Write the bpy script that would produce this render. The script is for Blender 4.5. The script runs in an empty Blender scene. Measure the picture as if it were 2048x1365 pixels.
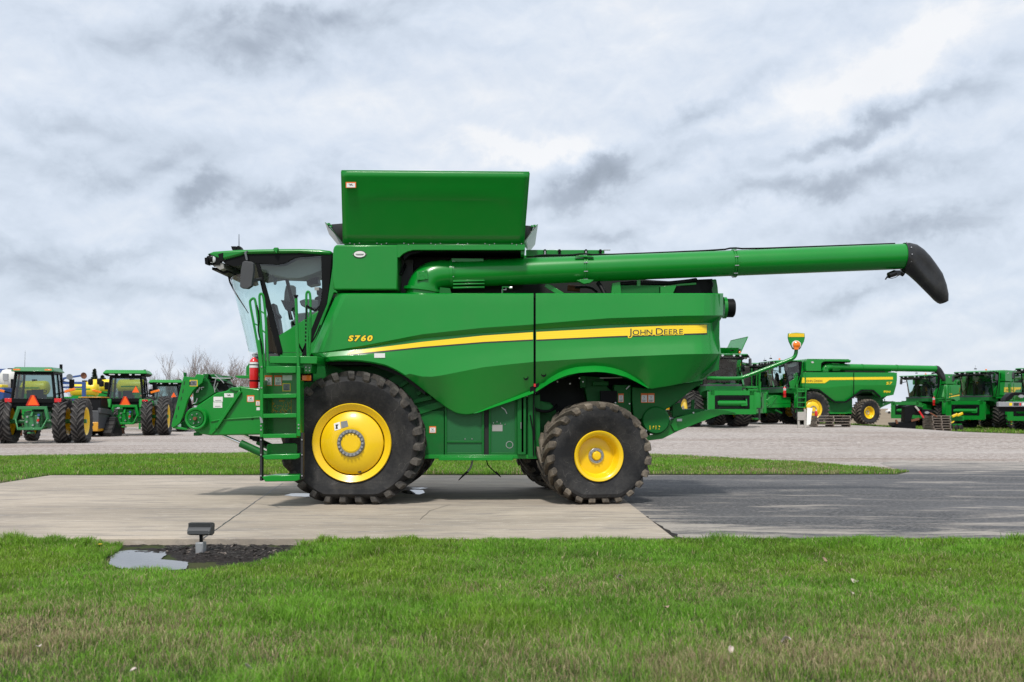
import bpy, bmesh, math, random
import numpy as np
from mathutils import Vector, Matrix, noise as mnoise
random.seed(7)
rad = math.radians
SC = bpy.context.scene
COL = SC.collection
# ---------------------------------------------------------------- survey of the place
# camera 1.385 m above the pad, 14.3 m from the outer face of the harvester's wheels
F, CX, HY, CD, CH = 2002.0, 1024.0, 817.0, 14.3, 1.385
def W(x, y, Y):
    d = Y + CD
    return Vector(((x-CX)*d/F, Y, CH-(y-HY)*d/F))
def WP(pts, Y): return [W(x, y, Y) for x, y in pts]
def G(x, y, z=0.0):                      # point of the ground seen at (x, y)
    d = (CH-z)*F/(y-HY)
    return Vector(((x-CX)*d/F, d-CD, z))
def sstep(a, b, v):
    t = min(1, max(0, (v-a)/(b-a))); return t*t*(3-2*t)
def gz(X, Y):                            # the lot rises gently to the right
    return 0.44*sstep(14, 42, Y)*sstep(-6, 8, X)*(1-sstep(18.5, 27, X))
def interp(pts, x):
    if x <= pts[0][0]: return pts[0][1]
    for (a, b), (c, d) in zip(pts, pts[1:]):
        if x <= c: return b+(d-b)*(x-a)/(c-a) if c > a else d
    return pts[-1][1]
# ---------------------------------------------------------------- materials
def nt_new(name):
    m = bpy.data.materials.new(name); m.use_nodes = True
    nt = m.node_tree; b = nt.nodes.get('Principled BSDF'); return m, nt, b
def add(nt, t, **kw):
    n = nt.nodes.new(t)
    for k, v in kw.items(): setattr(n, k, v)
    return n
def setin(n, **kw):
    for k, v in kw.items(): n.inputs[k.replace('_', ' ')].default_value = v
def c4(c): return (c[0], c[1], c[2], 1)
def noise(nt, scale, detail=4, rough=.55, vec=None, dist=0):
    n = add(nt, 'ShaderNodeTexNoise'); setin(n, Scale=scale, Detail=detail, Roughness=rough, Distortion=dist)
    if vec: nt.links.new(vec, n.inputs['Vector'])
    return n.outputs['Fac']
def ramp(nt, fac, stops):
    r = add(nt, 'ShaderNodeValToRGB'); e = r.color_ramp.elements
    while len(e) < len(stops): e.new(0.5)
    for i, (p, c) in enumerate(stops):
        e[i].position = p; e[i].color = c4(c) if len(c) == 3 else c
    nt.links.new(fac, r.inputs['Fac']); return r.outputs['Color']
def mixc(nt, fac, a, b, mode='MIX'):
    m = add(nt, 'ShaderNodeMix', data_type='RGBA', blend_type=mode)
    for s, i in ((fac, 0), (a, 6), (b, 7)):
        if hasattr(s, 'links'): nt.links.new(s, m.inputs[i])
        elif i == 0: m.inputs[0].default_value = s
        else: m.inputs[i].default_value = c4(s)
    return m.outputs[2]
def math_(nt, op, a, b=None, c=None, clamp=False):
    m = add(nt, 'ShaderNodeMath', operation=op); m.use_clamp = clamp
    for i, s in enumerate((a, b, c)):
        if s is None: continue
        if hasattr(s, 'links'): nt.links.new(s, m.inputs[i])
        else: m.inputs[i].default_value = s
    return m.outputs[0]
def objvec(nt, scale=(1, 1, 1)):
    t = add(nt, 'ShaderNodeTexCoord'); mp = add(nt, 'ShaderNodeMapping'); mp.inputs['Scale'].default_value = scale
    nt.links.new(t.outputs['Object'], mp.inputs['Vector']); return mp.outputs['Vector']
def bump(nt, b, h, strength=.3, dist=.01):
    n = add(nt, 'ShaderNodeBump'); setin(n, Strength=strength, Distance=dist)
    nt.links.new(h, n.inputs['Height']); nt.links.new(n.outputs['Normal'], b.inputs['Normal'])
def mat(name, col, rough=.5, metal=0, coat=0, var=.12, vscale=3.0, bmp=0, bscale=40, dirt=None, dirt_amt=.3, spec=.5):
    m, nt, b = nt_new(name); b.inputs['Specular IOR Level'].default_value = spec
    v = objvec(nt)
    f = noise(nt, vscale, 5, .6, v)
    c = mixc(nt, f, tuple(max(0, x*(1-var)) for x in col), tuple(min(1, x*(1+var)) for x in col))
    if dirt:
        d = noise(nt, vscale*2.3, 6, .65, v)
        k = math_(nt, 'MULTIPLY', math_(nt, 'SUBTRACT', d, .45, clamp=True), dirt_amt*6, clamp=True)
        c = mixc(nt, k, c, dirt)
    nt.links.new(c, b.inputs['Base Color'])
    r = math_(nt, 'MULTIPLY_ADD', f, .14, rough-.07, clamp=True); nt.links.new(r, b.inputs['Roughness'])
    setin(b, Metallic=metal)
    if coat: setin(b, Coat_Weight=coat, Coat_Roughness=.12)
    if bmp: bump(nt, b, noise(nt, bscale, 3, .6, v), .35, bmp)
    return m
def flat(name, col, rough=.5, metal=0): 
    m, nt, b = nt_new(name); setin(b, Base_Color=c4(col), Roughness=rough, Metallic=metal); return m
MT = {}
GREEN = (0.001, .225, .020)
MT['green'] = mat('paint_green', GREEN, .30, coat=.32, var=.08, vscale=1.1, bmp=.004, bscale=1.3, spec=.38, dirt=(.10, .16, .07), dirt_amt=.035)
MT['green_under'] = mat('paint_green_dark', (.002, .125, .018), .5, var=.18, vscale=4, dirt=(.05, .07, .04), dirt_amt=.10, spec=.3)  # darker version of the paint green, for lower and inner parts
MT['green_bg'] = mat('paint_green_worn', (0.004, .23, .026), .38, var=.12, vscale=2, spec=.35)
MT['green_old'] = mat('paint_green_faded', (.03, .19, .06), .45, coat=.2, var=.15, vscale=2.5)
MT['yellow'] = mat('paint_yellow', (.86, .56, .004), .34, coat=.3, var=.05, vscale=5)
MT['yellow_dull'] = mat('rim_yellow_dusty', (.72, .45, .02), .5, var=.15, vscale=5, dirt=(.25, .19, .10), dirt_amt=.15)
MT['stripe'] = mat('decal_yellow', (.90, .64, .012), .35, var=.03)
MT['decal_black'] = flat('decal_black', (.018, .018, .02), .4)
MT['black'] = mat('black_plastic', (.006, .0065, .0072), .5, var=.25, vscale=8, bmp=.001, bscale=120, spec=.14)
MT['black_gloss'] = flat('black_gloss', (.006, .006, .007), .15)
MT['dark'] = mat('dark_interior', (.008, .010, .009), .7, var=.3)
MT['grey_plastic'] = mat('grey_plastic', (.055, .058, .062), .55, var=.15)
MT['grey_trim'] = mat('cab_trim_grey', (.30, .30, .285), .7, var=.1)
MT['spout'] = mat('black_polyethylene', (.016, .017, .019), .42, var=.35, vscale=4, dirt=(.12, .11, .09), dirt_amt=.09)
MT['rubber_flap'] = mat('rubber_sheet', (.02, .02, .022), .7, var=.3, vscale=9)
MT['steel'] = mat('zinc_steel', (.50, .50, .50), .35, metal=.9, var=.12, vscale=20)
MT['hub_grey'] = mat('hub_ring_grey', (.19, .20, .205), .45, metal=.3, var=.2, vscale=18)
MT['chrome'] = flat('chrome', (.8, .8, .8), .12, 1)
MT['white'] = mat('white_sticker', (.76, .76, .74), .5, var=.04)
MT['orange'] = mat('sticker_orange', (.75, .16, .02), .5, var=.05)
MT['amber'] = mat('amber_lens', (.95, .20, .006), .2, coat=.4, var=.2, vscale=40)
MT['red'] = mat('red_paint', (.62, .012, .015), .28, coat=.4, var=.06)
MT['lens'] = mat('lamp_lens', (.55, .58, .6), .1, coat=1, var=.4, vscale=60)
MT['seat'] = mat('seat_fabric', (.03, .032, .034), .9, var=.25, vscale=20)
MT['rust'] = mat('rusty_iron', (.16, .06, .028), .8, var=.5, vscale=12, bmp=.002)
MT['blue'] = mat('paint_blue', (.02, .07, .24), .4, coat=.2, var=.12)
MT['tank_yellow'] = mat('poly_tank_yellow', (.85, .64, .02), .4, var=.06, vscale=2)
MT['tank_white'] = mat('poly_tank_white', (.66, .66, .62), .5, var=.08, vscale=2)
MT['machine_yellow'] = mat('paint_industrial_yellow', (.62, .30, .015), .4, coat=.2, var=.1, dirt=(.2, .15, .1), dirt_amt=.12)
MT['mirror_glass'] = flat('mirror_glass', (.55, .6, .62), .06, 1)
MT['hoarding'] = mat('grey_metal', (.33, .34, .35), .5, metal=.4, var=.15, vscale=7)
# smv triangle: fluorescent
MT['smv'] = mat('fluorescent_orange', (.95, .12, .008), .4, var=.04)
MT['smv_edge'] = mat('red_reflective', (.55, .02, .015), .3, var=.05)

def glass(name, tint, refl=.9):
    m, nt, b = nt_new(name); nt.nodes.remove(b)
    out = [n for n in nt.nodes if n.type == 'OUTPUT_MATERIAL'][0]
    t = add(nt, 'ShaderNodeBsdfTransparent'); t.inputs[0].default_value = c4(tint)
    g = add(nt, 'ShaderNodeBsdfGlossy'); g.inputs['Roughness'].default_value = .02; g.inputs['Color'].default_value = (refl, refl, refl, 1)
    lw = add(nt, 'ShaderNodeLayerWeight'); lw.inputs['Blend'].default_value = .5
    fr = math_(nt, 'MULTIPLY_ADD', math_(nt, 'POWER', lw.outputs['Facing'], 5.0), .62, .075)
    mx = add(nt, 'ShaderNodeMixShader')
    nt.links.new(fr, mx.inputs[0]); nt.links.new(t.outputs[0], mx.inputs[1]); nt.links.new(g.outputs[0], mx.inputs[2])
    nt.links.new(mx.outputs[0], out.inputs[0]); return m
MT['glass'] = glass('tinted_glass', (.83, .95, .94))
MT['glass_bg'] = glass('tinted_glass_dark', (.52, .64, .62))

def tyre_mat(name, base, dust, amt):
    m, nt, b = nt_new(name); v = objvec(nt)
    f = noise(nt, 2.6, 6, .68, v, .4); s = noise(nt, 30, 4, .7, v)
    k = math_(nt, 'MULTIPLY', math_(nt, 'SUBTRACT', math_(nt, 'MULTIPLY_ADD', s, .3, f), .55, clamp=True), amt, clamp=True)
    c = mixc(nt, k, base, dust)
    # pale hair-thin scuffs
    wv = add(nt, 'ShaderNodeTexVoronoi', feature='DISTANCE_TO_EDGE'); setin(wv, Scale=3.3, Randomness=1.0); 
    wn = add(nt, 'ShaderNodeTexNoise'); setin(wn, Scale=2.0, Detail=2.0); nt.links.new(v, wn.inputs['Vector'])
    vm = add(nt, 'ShaderNodeVectorMath', operation='ADD'); nt.links.new(v, vm.inputs[0]); nt.links.new(wn.outputs['Color'], vm.inputs[1])
    nt.links.new(vm.outputs[0], wv.inputs['Vector'])
    line = math_(nt, 'LESS_THAN', wv.outputs['Distance'], .006)
    line = math_(nt, 'MULTIPLY', line, math_(nt, 'GREATER_THAN', f, .52))
    c = mixc(nt, math_(nt, 'MULTIPLY', line, .35), c, (.16, .15, .14))
    nt.links.new(c, b.inputs['Base Color']); setin(b, Roughness=.72); b.inputs['Specular IOR Level'].default_value = .3
    bump(nt, b, s, .25, .006); return m
MT['tyre'] = tyre_mat('tyre_rubber', (.012, .0125, .0138), (.09, .085, .078), 1.3)
MT['lug'] = tyre_mat('tyre_lug_dusty', (.028, .027, .026), (.17, .15, .125), 1.9)
MT['lug_rear'] = tyre_mat('tyre_lug_muddy', (.060, .052, .043), (.29, .24, .18), 2.6)
MT['tyre_bg'] = tyre_mat('tyre_rubber_far', (.016, .016, .017), (.10, .09, .08), 1.5); MT['lug_bg'] = tyre_mat('tyre_lug_far', (.05, .048, .047), (.17, .155, .14), 1.6)
# perforated sheet of the lower side doors
def perforated():
    m, nt, b = nt_new('perforated_screen'); v = objvec(nt, (1, 1, 1))
    vo = add(nt, 'ShaderNodeTexVoronoi', feature='F1'); setin(vo, Scale=48.0, Randomness=.0); nt.links.new(v, vo.inputs['Vector'])
    k = math_(nt, 'LESS_THAN', vo.outputs['Distance'], .34)
    c = mixc(nt, k, (.004, .11, .026), (.004, .02, .008)); nt.links.new(c, b.inputs['Base Color']); setin(b, Roughness=.5); return m
MT['mesh'] = perforated()
def wood(name, a, b2):
    m, nt, b = nt_new(name); v = objvec(nt, (2, 14, 14))
    f = noise(nt, 3, 6, .7, v, 1.2); c = ramp(nt, f, [(.25, a), (.7, b2)])
    nt.links.new(c, b.inputs['Base Color']); setin(b, Roughness=.85); bump(nt, b, f, .3, .006); return m
MT['wood'] = wood('weathered_pallet_wood', (.12, .095, .075), (.36, .30, .25))
MT['wood_pale'] = wood('grey_board', (.30, .28, .25), (.48, .46, .42))
# ---------------------------------------------------------------- mesh builder
SPLIT = {'flange_bolts': 'flange_bolt', 'hinge_bolts': 'hinge_bolt', 'spout_bolts': 'spout_bolt', 'deck_bracket': 'deck_bracket', 'bay_bracket': 'bay_bracket', 'door_gap': 'door_gap', 'fasteners': 'fastener', 'step_strap': 'step_strap', 'ladder_bolts': 'ladder_bolt', 'bay_fittings': 'bay_fitting', 'fittings': 'fitting', 'lid_bracket': 'lid_bracket', 'screen_latch': 'screen_latch', 'screen_rod': 'screen_rod', 'auger_flange': 'auger_flange', 'stiffener': 'stiffener', 'saddle_clamp': 'saddle_clamp', 'rail_rung': 'rail_rung', 'brace': 'brace', 'post': 'post', 'frame_slots': 'frame_slot', 'hydraulic_pipe': 'hydraulic_pipe', 'hydraulic_hose': 'hydraulic_hose', 'hose': 'hose', 'hose_run': 'hose_run', 'bay_hose': 'bay_hose', 'pulley_bolts': 'pulley_bolt', 'cover_screws': 'cover_screw', 'housing_screws': 'housing_screw', 'cooling_fins': 'cooling_fin', 'couplers': 'coupler', 'fill_cap': 'fill_cap', 'tool_bar': 'tool_bar', 'rusty_bracket': 'rusty_bracket', 'corner_sheet': 'corner_sheet', 'inside_mirror': 'inside_mirror', 'hopper_leg': 'hopper_leg', 'platform_support': 'platform_support', 'arch_liner': 'arch_liner'}
class MB:
    def __init__(s): s.v = []; s.f = []; s.m = []; s.cuts = []
    def add(s, vs, fs, mi=0):
        o = len(s.v); s.cuts.append((o, len(s.f))); s.v += [Vector(v) for v in vs]
        for f in fs: s.f.append([i+o for i in f]); s.m.append(mi)
        return s
    def hexa(s, p, mi=0):   # 8 points: bottom ring then top ring
        return s.add(p, [(0, 3, 2, 1), (4, 5, 6, 7), (0, 1, 5, 4), (1, 2, 6, 5), (2, 3, 7, 6), (3, 0, 4, 7)], mi)
    def box(s, x0, x1, y0, y1, z0, z1, mi=0):
        return s.hexa([(x0, y0, z0), (x1, y0, z0), (x1, y1, z0), (x0, y1, z0), (x0, y0, z1), (x1, y0, z1), (x1, y1, z1), (x0, y1, z1)], mi)
    def prism(s, front, back, mi=0):
        n = len(front)
        fs = [tuple(range(n)), tuple(range(2*n-1, n-1, -1))]+[(i, (i+1) % n, n+(i+1) % n, n+i) for i in range(n)]
        return s.add(list(front)+list(back), fs, mi)
    def px(s, pts, Y0, Y1, mi=0, inset=0):   # outline surveyed on plane Y0, carried square to Y1
        a = WP(pts, Y0); b = [Vector((p.x, Y1, p.z)) for p in a]
        if inset:
            c = sum(a, Vector())/len(a)
            b = [Vector((p.x+(c.x-p.x)*inset, Y1, p.z+(c.z-p.z)*inset)) for p in a]
        return s.prism(a, b, mi)
    def pxbox(s, x0, x1, y0, y1, Y0, Y1, mi=0): return s.px([(x0, y0), (x1, y0), (x1, y1), (x0, y1)], Y0, Y1, mi)
    def bar(s, p, q, w, h, up=(0, 0, 1), mi=0):
        p, q = Vector(p), Vector(q); d = (q-p).normalized(); up = Vector(up)
        if abs(d.dot(up)) > .99: up = Vector((0, 1, 0))
        sx = d.cross(up).normalized()*w/2; sz = sx.cross(d).normalized()*h/2
        return s.hexa([p-sx-sz, p+sx-sz, q+sx-sz, q-sx-sz, p-sx+sz, p+sx+sz, q+sx+sz, q-sx+sz], mi)
    def tube(s, pts, r, seg=8, mi=0, smooth=0):
        pts = [Vector(p) for p in pts]
        for _ in range(smooth):
            n = [pts[0]]
            for a, b in zip(pts, pts[1:]): n += [a*.75+b*.25, a*.25+b*.75]
            pts = n+[pts[-1]]
        rs = r if isinstance(r, (list, tuple)) else [r]*len(pts)
        if len(rs) != len(pts): rs = [rs[0]+(rs[-1]-rs[0])*i/(len(pts)-1) for i in range(len(pts))]
        vs, fs = [], []; ref = None
        for i, p in enumerate(pts):
            t = (pts[min(i+1, len(pts)-1)]-pts[max(i-1, 0)]).normalized()
            if ref is None:
                ref = Vector((0, 0, 1)) if abs(t.z) < .9 else Vector((1, 0, 0))
            a = (ref-t*ref.dot(t)).normalized(); ref = a; b = t.cross(a)
            for k in range(seg):
                th = 2*math.pi*k/seg; vs.append(p+(a*math.cos(th)+b*math.sin(th))*rs[i])
        for i in range(len(pts)-1):
            for k in range(seg): fs.append((i*seg+k, i*seg+(k+1) % seg, (i+1)*seg+(k+1) % seg, (i+1)*seg+k))
        fs += [tuple(range(seg-1, -1, -1)), tuple(range(len(vs)-seg, len(vs)))]
        return s.add(vs, fs, mi)
    def cyl(s, p, q, r0, r1=None, seg=20, mi=0): return s.tube([p, q], [r0, r0 if r1 is None else r1], seg, mi)
    def lathe(s, prof, org, axis, seg=48, mi=0, closed=False):   # prof: (radius, distance along axis)
        ax = Vector(axis).normalized(); a = Vector((0, 0, 1)) if abs(ax.z) < .9 else Vector((1, 0, 0))
        a = (a-ax*a.dot(ax)).normalized(); b = ax.cross(a); org = Vector(org); vs, fs = [], []
        for r, h in prof:
            for k in range(seg):
                th = 2*math.pi*k/seg; vs.append(org+ax*h+(a*math.cos(th)+b*math.sin(th))*r)
        n = len(prof)
        for i in range(n-1 if not closed else n):
            j = (i+1) % n
            for k in range(seg): fs.append((i*seg+k, i*seg+(k+1) % seg, j*seg+(k+1) % seg, j*seg+k))
        return s.add(vs, fs, mi)
    def grid(s, rows, mi=0):
        n = len(rows[0]); vs = [p for r in rows for p in r]
        fs = [(i*n+j, i*n+j+1, (i+1)*n+j+1, (i+1)*n+j) for i in range(len(rows)-1) for j in range(n-1)]
        return s.add(vs, fs, mi)
    def mesh(s, name, mats, off=Vector((0, 0, 0)), sharp=35, recalc=True):
        me = bpy.data.meshes.new(name)
        me.from_pydata([tuple(v-off) for v in s.v], [], s.f)
        for m in (mats if isinstance(mats, (list, tuple)) else [mats]): me.materials.append(MT[m] if isinstance(m, str) else m)
        me.polygons.foreach_set('material_index', s.m)
        if recalc:
            bm = bmesh.new(); bm.from_mesh(me); bmesh.ops.recalc_face_normals(bm, faces=bm.faces); bm.to_mesh(me); bm.free()
        if sharp is not None:
            me.polygons.foreach_set('use_smooth', [True]*len(me.polygons)); me.set_sharp_from_angle(angle=rad(sharp))
        me.update(); return me
    def build(s, name, mats, parent=None, bevel=0, sharp=35, recalc=True, solid=0):
        if name in SPLIT and len(s.cuts) > 1:
            cs = s.cuts+[(len(s.v), len(s.f))]; last = None
            for (a, fa), (b, fb) in zip(cs, cs[1:]):
                q = MB(); q.v = s.v[a:b]; q.f = [[i-a for i in f] for f in s.f[fa:fb]]; q.m = s.m[fa:fb]; q.cuts = [(0, 0)]
                last = q.build(SPLIT[name], mats, parent, bevel, sharp, recalc, solid)
            return last
        off = Vector((0, 0, 0)); p = parent
        while p is not None: off = off+p.location; p = p.parent
        o = bpy.data.objects.new(name, s.mesh(name, mats, off, sharp, recalc)); COL.objects.link(o); o.parent = parent
        if solid:
            m = o.modifiers.new('Solidify', 'SOLIDIFY'); m.thickness = solid; m.offset = -1 if solid > 0 else 1
        if bevel:
            m = o.modifiers.new('Bevel', 'BEVEL'); m.width = bevel; m.segments = 2; m.limit_method = 'ANGLE'; m.angle_limit = rad(40); m.harden_normals = False
        return o
def thing(name, label, cat, loc=(0, 0, 0), rot=0, group=None):
    o = bpy.data.objects.new(name, None); COL.objects.link(o); o.location = loc; o.rotation_euler = (0, 0, rot)
    o.empty_display_size = .3; return tag(o, label, cat, group)
def tag(o, label=None, cat=None, group=None, kind=None):
    for k, v in (('label', label), ('category', cat), ('group', group), ('kind', kind)):
        if v: o[k] = v
    return o
def sub(name, parent, loc=(0, 0, 0), rot=0):
    o = bpy.data.objects.new(name, None); COL.objects.link(o); o.parent = parent; o.location = loc; o.rotation_euler = (0, 0, rot); return o
def inst(name, me, parent, loc=(0, 0, 0), rot=0):
    o = bpy.data.objects.new(name, me); COL.objects.link(o); o.parent = parent; o.location = loc; o.rotation_euler = (0, 0, rot); return o
def copy_tree(o, parent=None):
    c = o.copy(); COL.objects.link(c); c.parent = parent
    for ch in list(o.children): copy_tree(ch, c)
    return c
# ---------------------------------------------------------------- lettering
def glyph(ch, off=0.0):
    cu = bpy.data.curves.new('t', 'FONT'); cu.body = ch; cu.dimensions = '2D'; cu.fill_mode = 'BOTH'; cu.offset = off; cu.resolution_u = 3
    ob = bpy.data.objects.new('t', cu); COL.objects.link(ob)
    dg = bpy.context.evaluated_depsgraph_get(); dg.update()
    me = bpy.data.meshes.new_from_object(ob.evaluated_get(dg))
    vs = [(v.co.x, v.co.y) for v in me.vertices]; fs = [tuple(p.vertices) for p in me.polygons]
    bpy.data.objects.remove(ob); bpy.data.meshes.remove(me); bpy.data.curves.remove(cu); return vs, fs
def text2d(s, caps=1.0, gap=.10, off=0.0, base=0.0, shear=0.0):
    """verts in a 1-high box, lower case written as small capitals; widths measured without the outline"""
    V, FS = [], []; x = 0
    for ch in s:
        if ch == ' ': x += .3; continue
        k = caps if ch.islower() else 1.0
        v0, _ = glyph(ch.upper(), base); v, f = glyph(ch.upper(), base+off)
        lo = min(p[0] for p in v0); hi = max(p[0] for p in v0); o = len(V)
        for p in v: V.append((x+(p[0]-lo)*k/.73+shear*p[1]*k/.73, p[1]*k/.73))
        FS += [tuple(i+o for i in q) for q in f]; x += (hi-lo)*k/.73+gap
    return V, FS, x-gap
def lettering(name, s, mapper, mats, parent, w=None, caps=1.0, gap=.10, base=0.0, off=0.0, shear=0.0, layer=.002):
    """mapper(u, v, lift) -> point, u across 0..1, v up 0..1 of cap height"""
    mb = MB(); V, FS, L = text2d(s, caps, gap, 0, base, shear)
    if off:
        V2, FS2, _ = text2d(s, caps, gap, off, base, shear); mb.add([mapper(x/L, y, layer) for x, y in V2], FS2, 1)
    mb.add([mapper(x/L, y, layer*2) for x, y in V], FS, 0)
    return mb.build(name, mats, parent, sharp=None, recalc=False)
def sticker(parent, x0, x1, y0, y1, Y, border='orange', marks=2, name='decal', body='white', fig=True):
    mb = MB(); mb.pxbox(x0, x1, y0, y1, Y-.0015, Y+.004, 0)
    bx, by = (x1-x0)*.09, (y1-y0)*.08
    if border != body: mb.pxbox(x0+bx, x1-bx, y0+by*(2.4 if border == 'orange' else 1), y1-by, Y-.003, Y+.003, 1)
    if fig:
        w, h = x1-x0, y1-y0; r = random.Random(int(x0*7+y0))
        a = W(x0+w*.28, y0+h*.3, Y-.004); b = W(x0+w*.7, y0+h*.58, Y-.004); mb.bar(a, b, .002, w*.07*.0072, (0, 1, 0), 2)
        a = W(x0+w*.62, y0+h*.28, Y-.004); b = W(x0+w*.38, y0+h*.6, Y-.004); mb.bar(a, b, .002, w*.08*.0072, (0, 1, 0), 2)
    for i in range(marks):
        yy = y0+(y1-y0)*(.70+.11*i); mb.pxbox(x0+2*bx, x1-2*bx-(x1-x0)*.1*i, yy, yy+(y1-y0)*.05, Y-.0045, Y-.002, 2)
    return mb.build(name, [border, body, 'decal_black'], parent, sharp=None)
# ---------------------------------------------------------------- wheels
_wh = {}
def tyre_mesh(R, Wd, rr, L, n, key, lugmat='lug', base='tyre', lean=.30, seg=96, lugw=.034):
    if key in _wh: return _wh[key]
    mb = MB()
    prof = [(rr*.97, -.33*Wd), (rr+.012, -.37*Wd), (rr+.05, -.385*Wd), ((rr+R)/2-.02, -.475*Wd), ((rr+R)/2+.09*R, -.49*Wd), (.87*R, -.475*Wd), (.915*R, -.42*Wd), (.935*R, -.28*Wd), (.94*R, 0)]
    prof = prof+[(r, -h) for r, h in reversed(prof[:-1])]
    mb.lathe(prof, (0, 0, 0), (0, 1, 0), seg, 0)
    for s in (-1, 1):
        for i in range(n):
            t0 = 2*math.pi*(i+(.5 if s > 0 else 0))/n+random.uniform(-.004, .004)
            # (y, r top, r base, angle, half width)
            path = [(.01, R, .92*R, 0, lugw*.8), (.16, R, .92*R, lean*.36, lugw*.85), (.33, .998*R, .91*R, lean*.7, lugw*1.0), (.462, .988*R, .88*R, lean*.88, lugw*1.3), (.515, .955*R, .86*R, lean*.92, lugw*1.35), (.512, .89*R, .85*R, lean*.94, lugw*1.15), (.485, .85*R, .83*R, lean*.95, lugw*.8)]
            vs, fs = [], []
            for k, (y, rt, rb, a, hw) in enumerate(path):
                yy = s*y*Wd; yb = s*min(y, .455)*Wd
                for (r, dy, q) in ((rb, yb, -1.15), (rt, yy, -.82), (rt, yy, .82), (rb, yb, 1.15)):
                    th = t0+a+q*hw/R; vs.append((r*math.sin(th), dy, r*math.cos(th)))
            for k in range(len(path)-1):
                for j in range(3): fs.append((k*4+j, k*4+j+1, k*4+5+j, k*4+4+j))
            fs += [(0, 1, 2, 3), (len(vs)-1, len(vs)-2, len(vs)-3, len(vs)-4)]
            mb.add(vs, fs, 1)
    # the loaded tyre flattens on the ground and bulges beside the contact
    nl = (len(prof))*seg
    for q_, v in enumerate(mb.v):
        if v.z < -.35*L and q_ < nl:
            r_ = math.hypot(v.x, v.z); e = sstep(.35, .95, -v.z/L)*max(0, -v.z/max(r_, .01))**3; v.y *= 1+.13*e*sstep(rr+.04, .74*R, r_)*(1-sstep(.86*R, .93*R, r_))
        r_ = math.hypot(v.x, v.z); wq = sstep(rr+.03, .84*R, r_); lim = -(r_-(R-L)*wq)
        if v.z < 0: v.z *= 1-.62*(R-L)/R*wq*sstep(0, .75, -v.z/R)
        if v.z < lim and v.z < 0: v.z = lim
    _wh[key] = mb.mesh('tyre', [base, lugmat], sharp=24); return _wh[key]
def rim_mesh(key, prof, seg=64, m='yellow', sharp=28):
    if key not in _wh:
        mb = MB().lathe(prof, (0, 0, 0), (0, 1, 0), seg, 0); _wh[key] = mb.mesh('rim', m, sharp=sharp)
    return _wh[key]
def hub_mesh(key, y, ro, ri, nb, br, th=.03, m=('hub_grey', 'hub_grey')):
    if key not in _wh:
        mb = MB(); mb.lathe([(ri, y+.04), (ri, y-th*.6), (ri+.01, y-th), (ro-.01, y-th), (ro, y-th*.6), (ro, y+.04)], (0, 0, 0), (0, 1, 0), 48, 0)
        for i in range(nb):
            a = 2*math.pi*i/nb; c = Vector(((ro+ri)/2*math.cos(a), 0, (ro+ri)/2*math.sin(a)))
            mb.cyl(c+Vector((0, y-th+.004, 0)), c+Vector((0, y-th-.022, 0)), br, br*.92, 8, 1)
        _wh[key] = mb.mesh('hub', list(m), sharp=35)
    return _wh[key]
def wheel(parent, loc, rot, tyre, rim, hub=None):
    w = sub('wheel', parent, loc, rot); inst('tyre', tyre, w); inst('rim', rim, w)
    if hub: inst('hub', hub, w)
    return w
MT['bolt'] = mat('bolt_head_grey', (.34, .345, .35), .4, metal=.3, var=.15, vscale=30)
# ================================================================ the green harvester on the pad
HR = thing('combine_harvester', 'large clean green harvester standing broadside on the concrete pad with its grain tank open', 'combine harvester', (-2.31, 1.75, 0))
YC2 = 3.5
def mirror(mb):
    o = MB(); o.v = [Vector((v.x, YC2-v.y, v.z)) for v in mb.v]; o.f = [list(reversed(f)) for f in mb.f]; o.m = list(mb.m); return o
# ---- outer side panels: crease lines surveyed along the machine
LA = [(620, 706), (640, 705.5), (722, 692.5), (844, 669), (966, 656), (1064, 649.5), (1071, 648.5), (1215, 637), (1362, 632), (1450, 631)]
LB = [(620, 706.6), (640, 706.6), (722, 697.5), (844, 677.5), (966, 667), (1064, 660.5), (1071, 659.5), (1215, 650.5), (1362, 647), (1450, 646)]
LCc = [(812, 746), (820, 748), (844, 753.5), (864, 754), (885, 751), (905, 747), (935, 741), (966, 735), (1015, 729.5), (1065, 724.5), (1071, 723.8), (1215, 715), (1362, 709), (1450, 707.5)]
LBotF = [(620, 727), (640, 726.5), (660, 724), (681, 723), (700, 723), (722, 724), (745, 727), (771, 732.6), (790, 741), (807, 751), (825, 763), (844, 778), (868, 797), (893, 815.6), (905, 823), (914, 827), (927, 829.5), (940, 829), (954, 826.6), (990, 814), (1030, 800.5), (1067, 787)]
LBotR = [(1071, 784.5), (1085, 776), (1100, 766.5), (1117, 757.5), (1135, 750.5), (1157, 746), (1191, 744), (1210, 745), (1227, 747.6), (1254, 755), (1276, 766), (1299.5, 779), (1337, 773), (1386, 763.5), (1450, 752)]
LIP = [(640, 1.2), (940, 1.2), (954, 2), (990, 4.5), (1067, 8), (1071, 9), (1117, 12), (1191, 12.5), (1240, 11), (1276, 7), (1299, 1.5), (1450, 1.2)]
def lv(x, bot):
    b = interp(bot, x); c = interp(LCc, x) if x > 812 else b-3.2
    l = b-interp(LIP, x); c = min(c, l-1.2)
    a = interp(LA, x); bb = interp(LB, x)
    ya = .255; yb = ya+.0066*(bb-a); yl = .232+min(.215, .0044*(l-c))
    lipY = yl-.010*(b-l)*.9 if b-l > 2 else yl+.012
    return [(587, .345), (589, .315), (600, .30), (a, ya), (bb, yb), (bb+(c-bb)*.55, yb-.045 if c-bb > 12 else yb), (c, .232), (l, yl), (b, lipY)]
SUBD = [1, 1, 5, 2, 3, 3, 4, 2]
XL = [(586, 674), (589, 673), (640, 650), (690, 628), (706, 621.5), (712, 628), (718, 637), (727, 640)]
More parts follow.
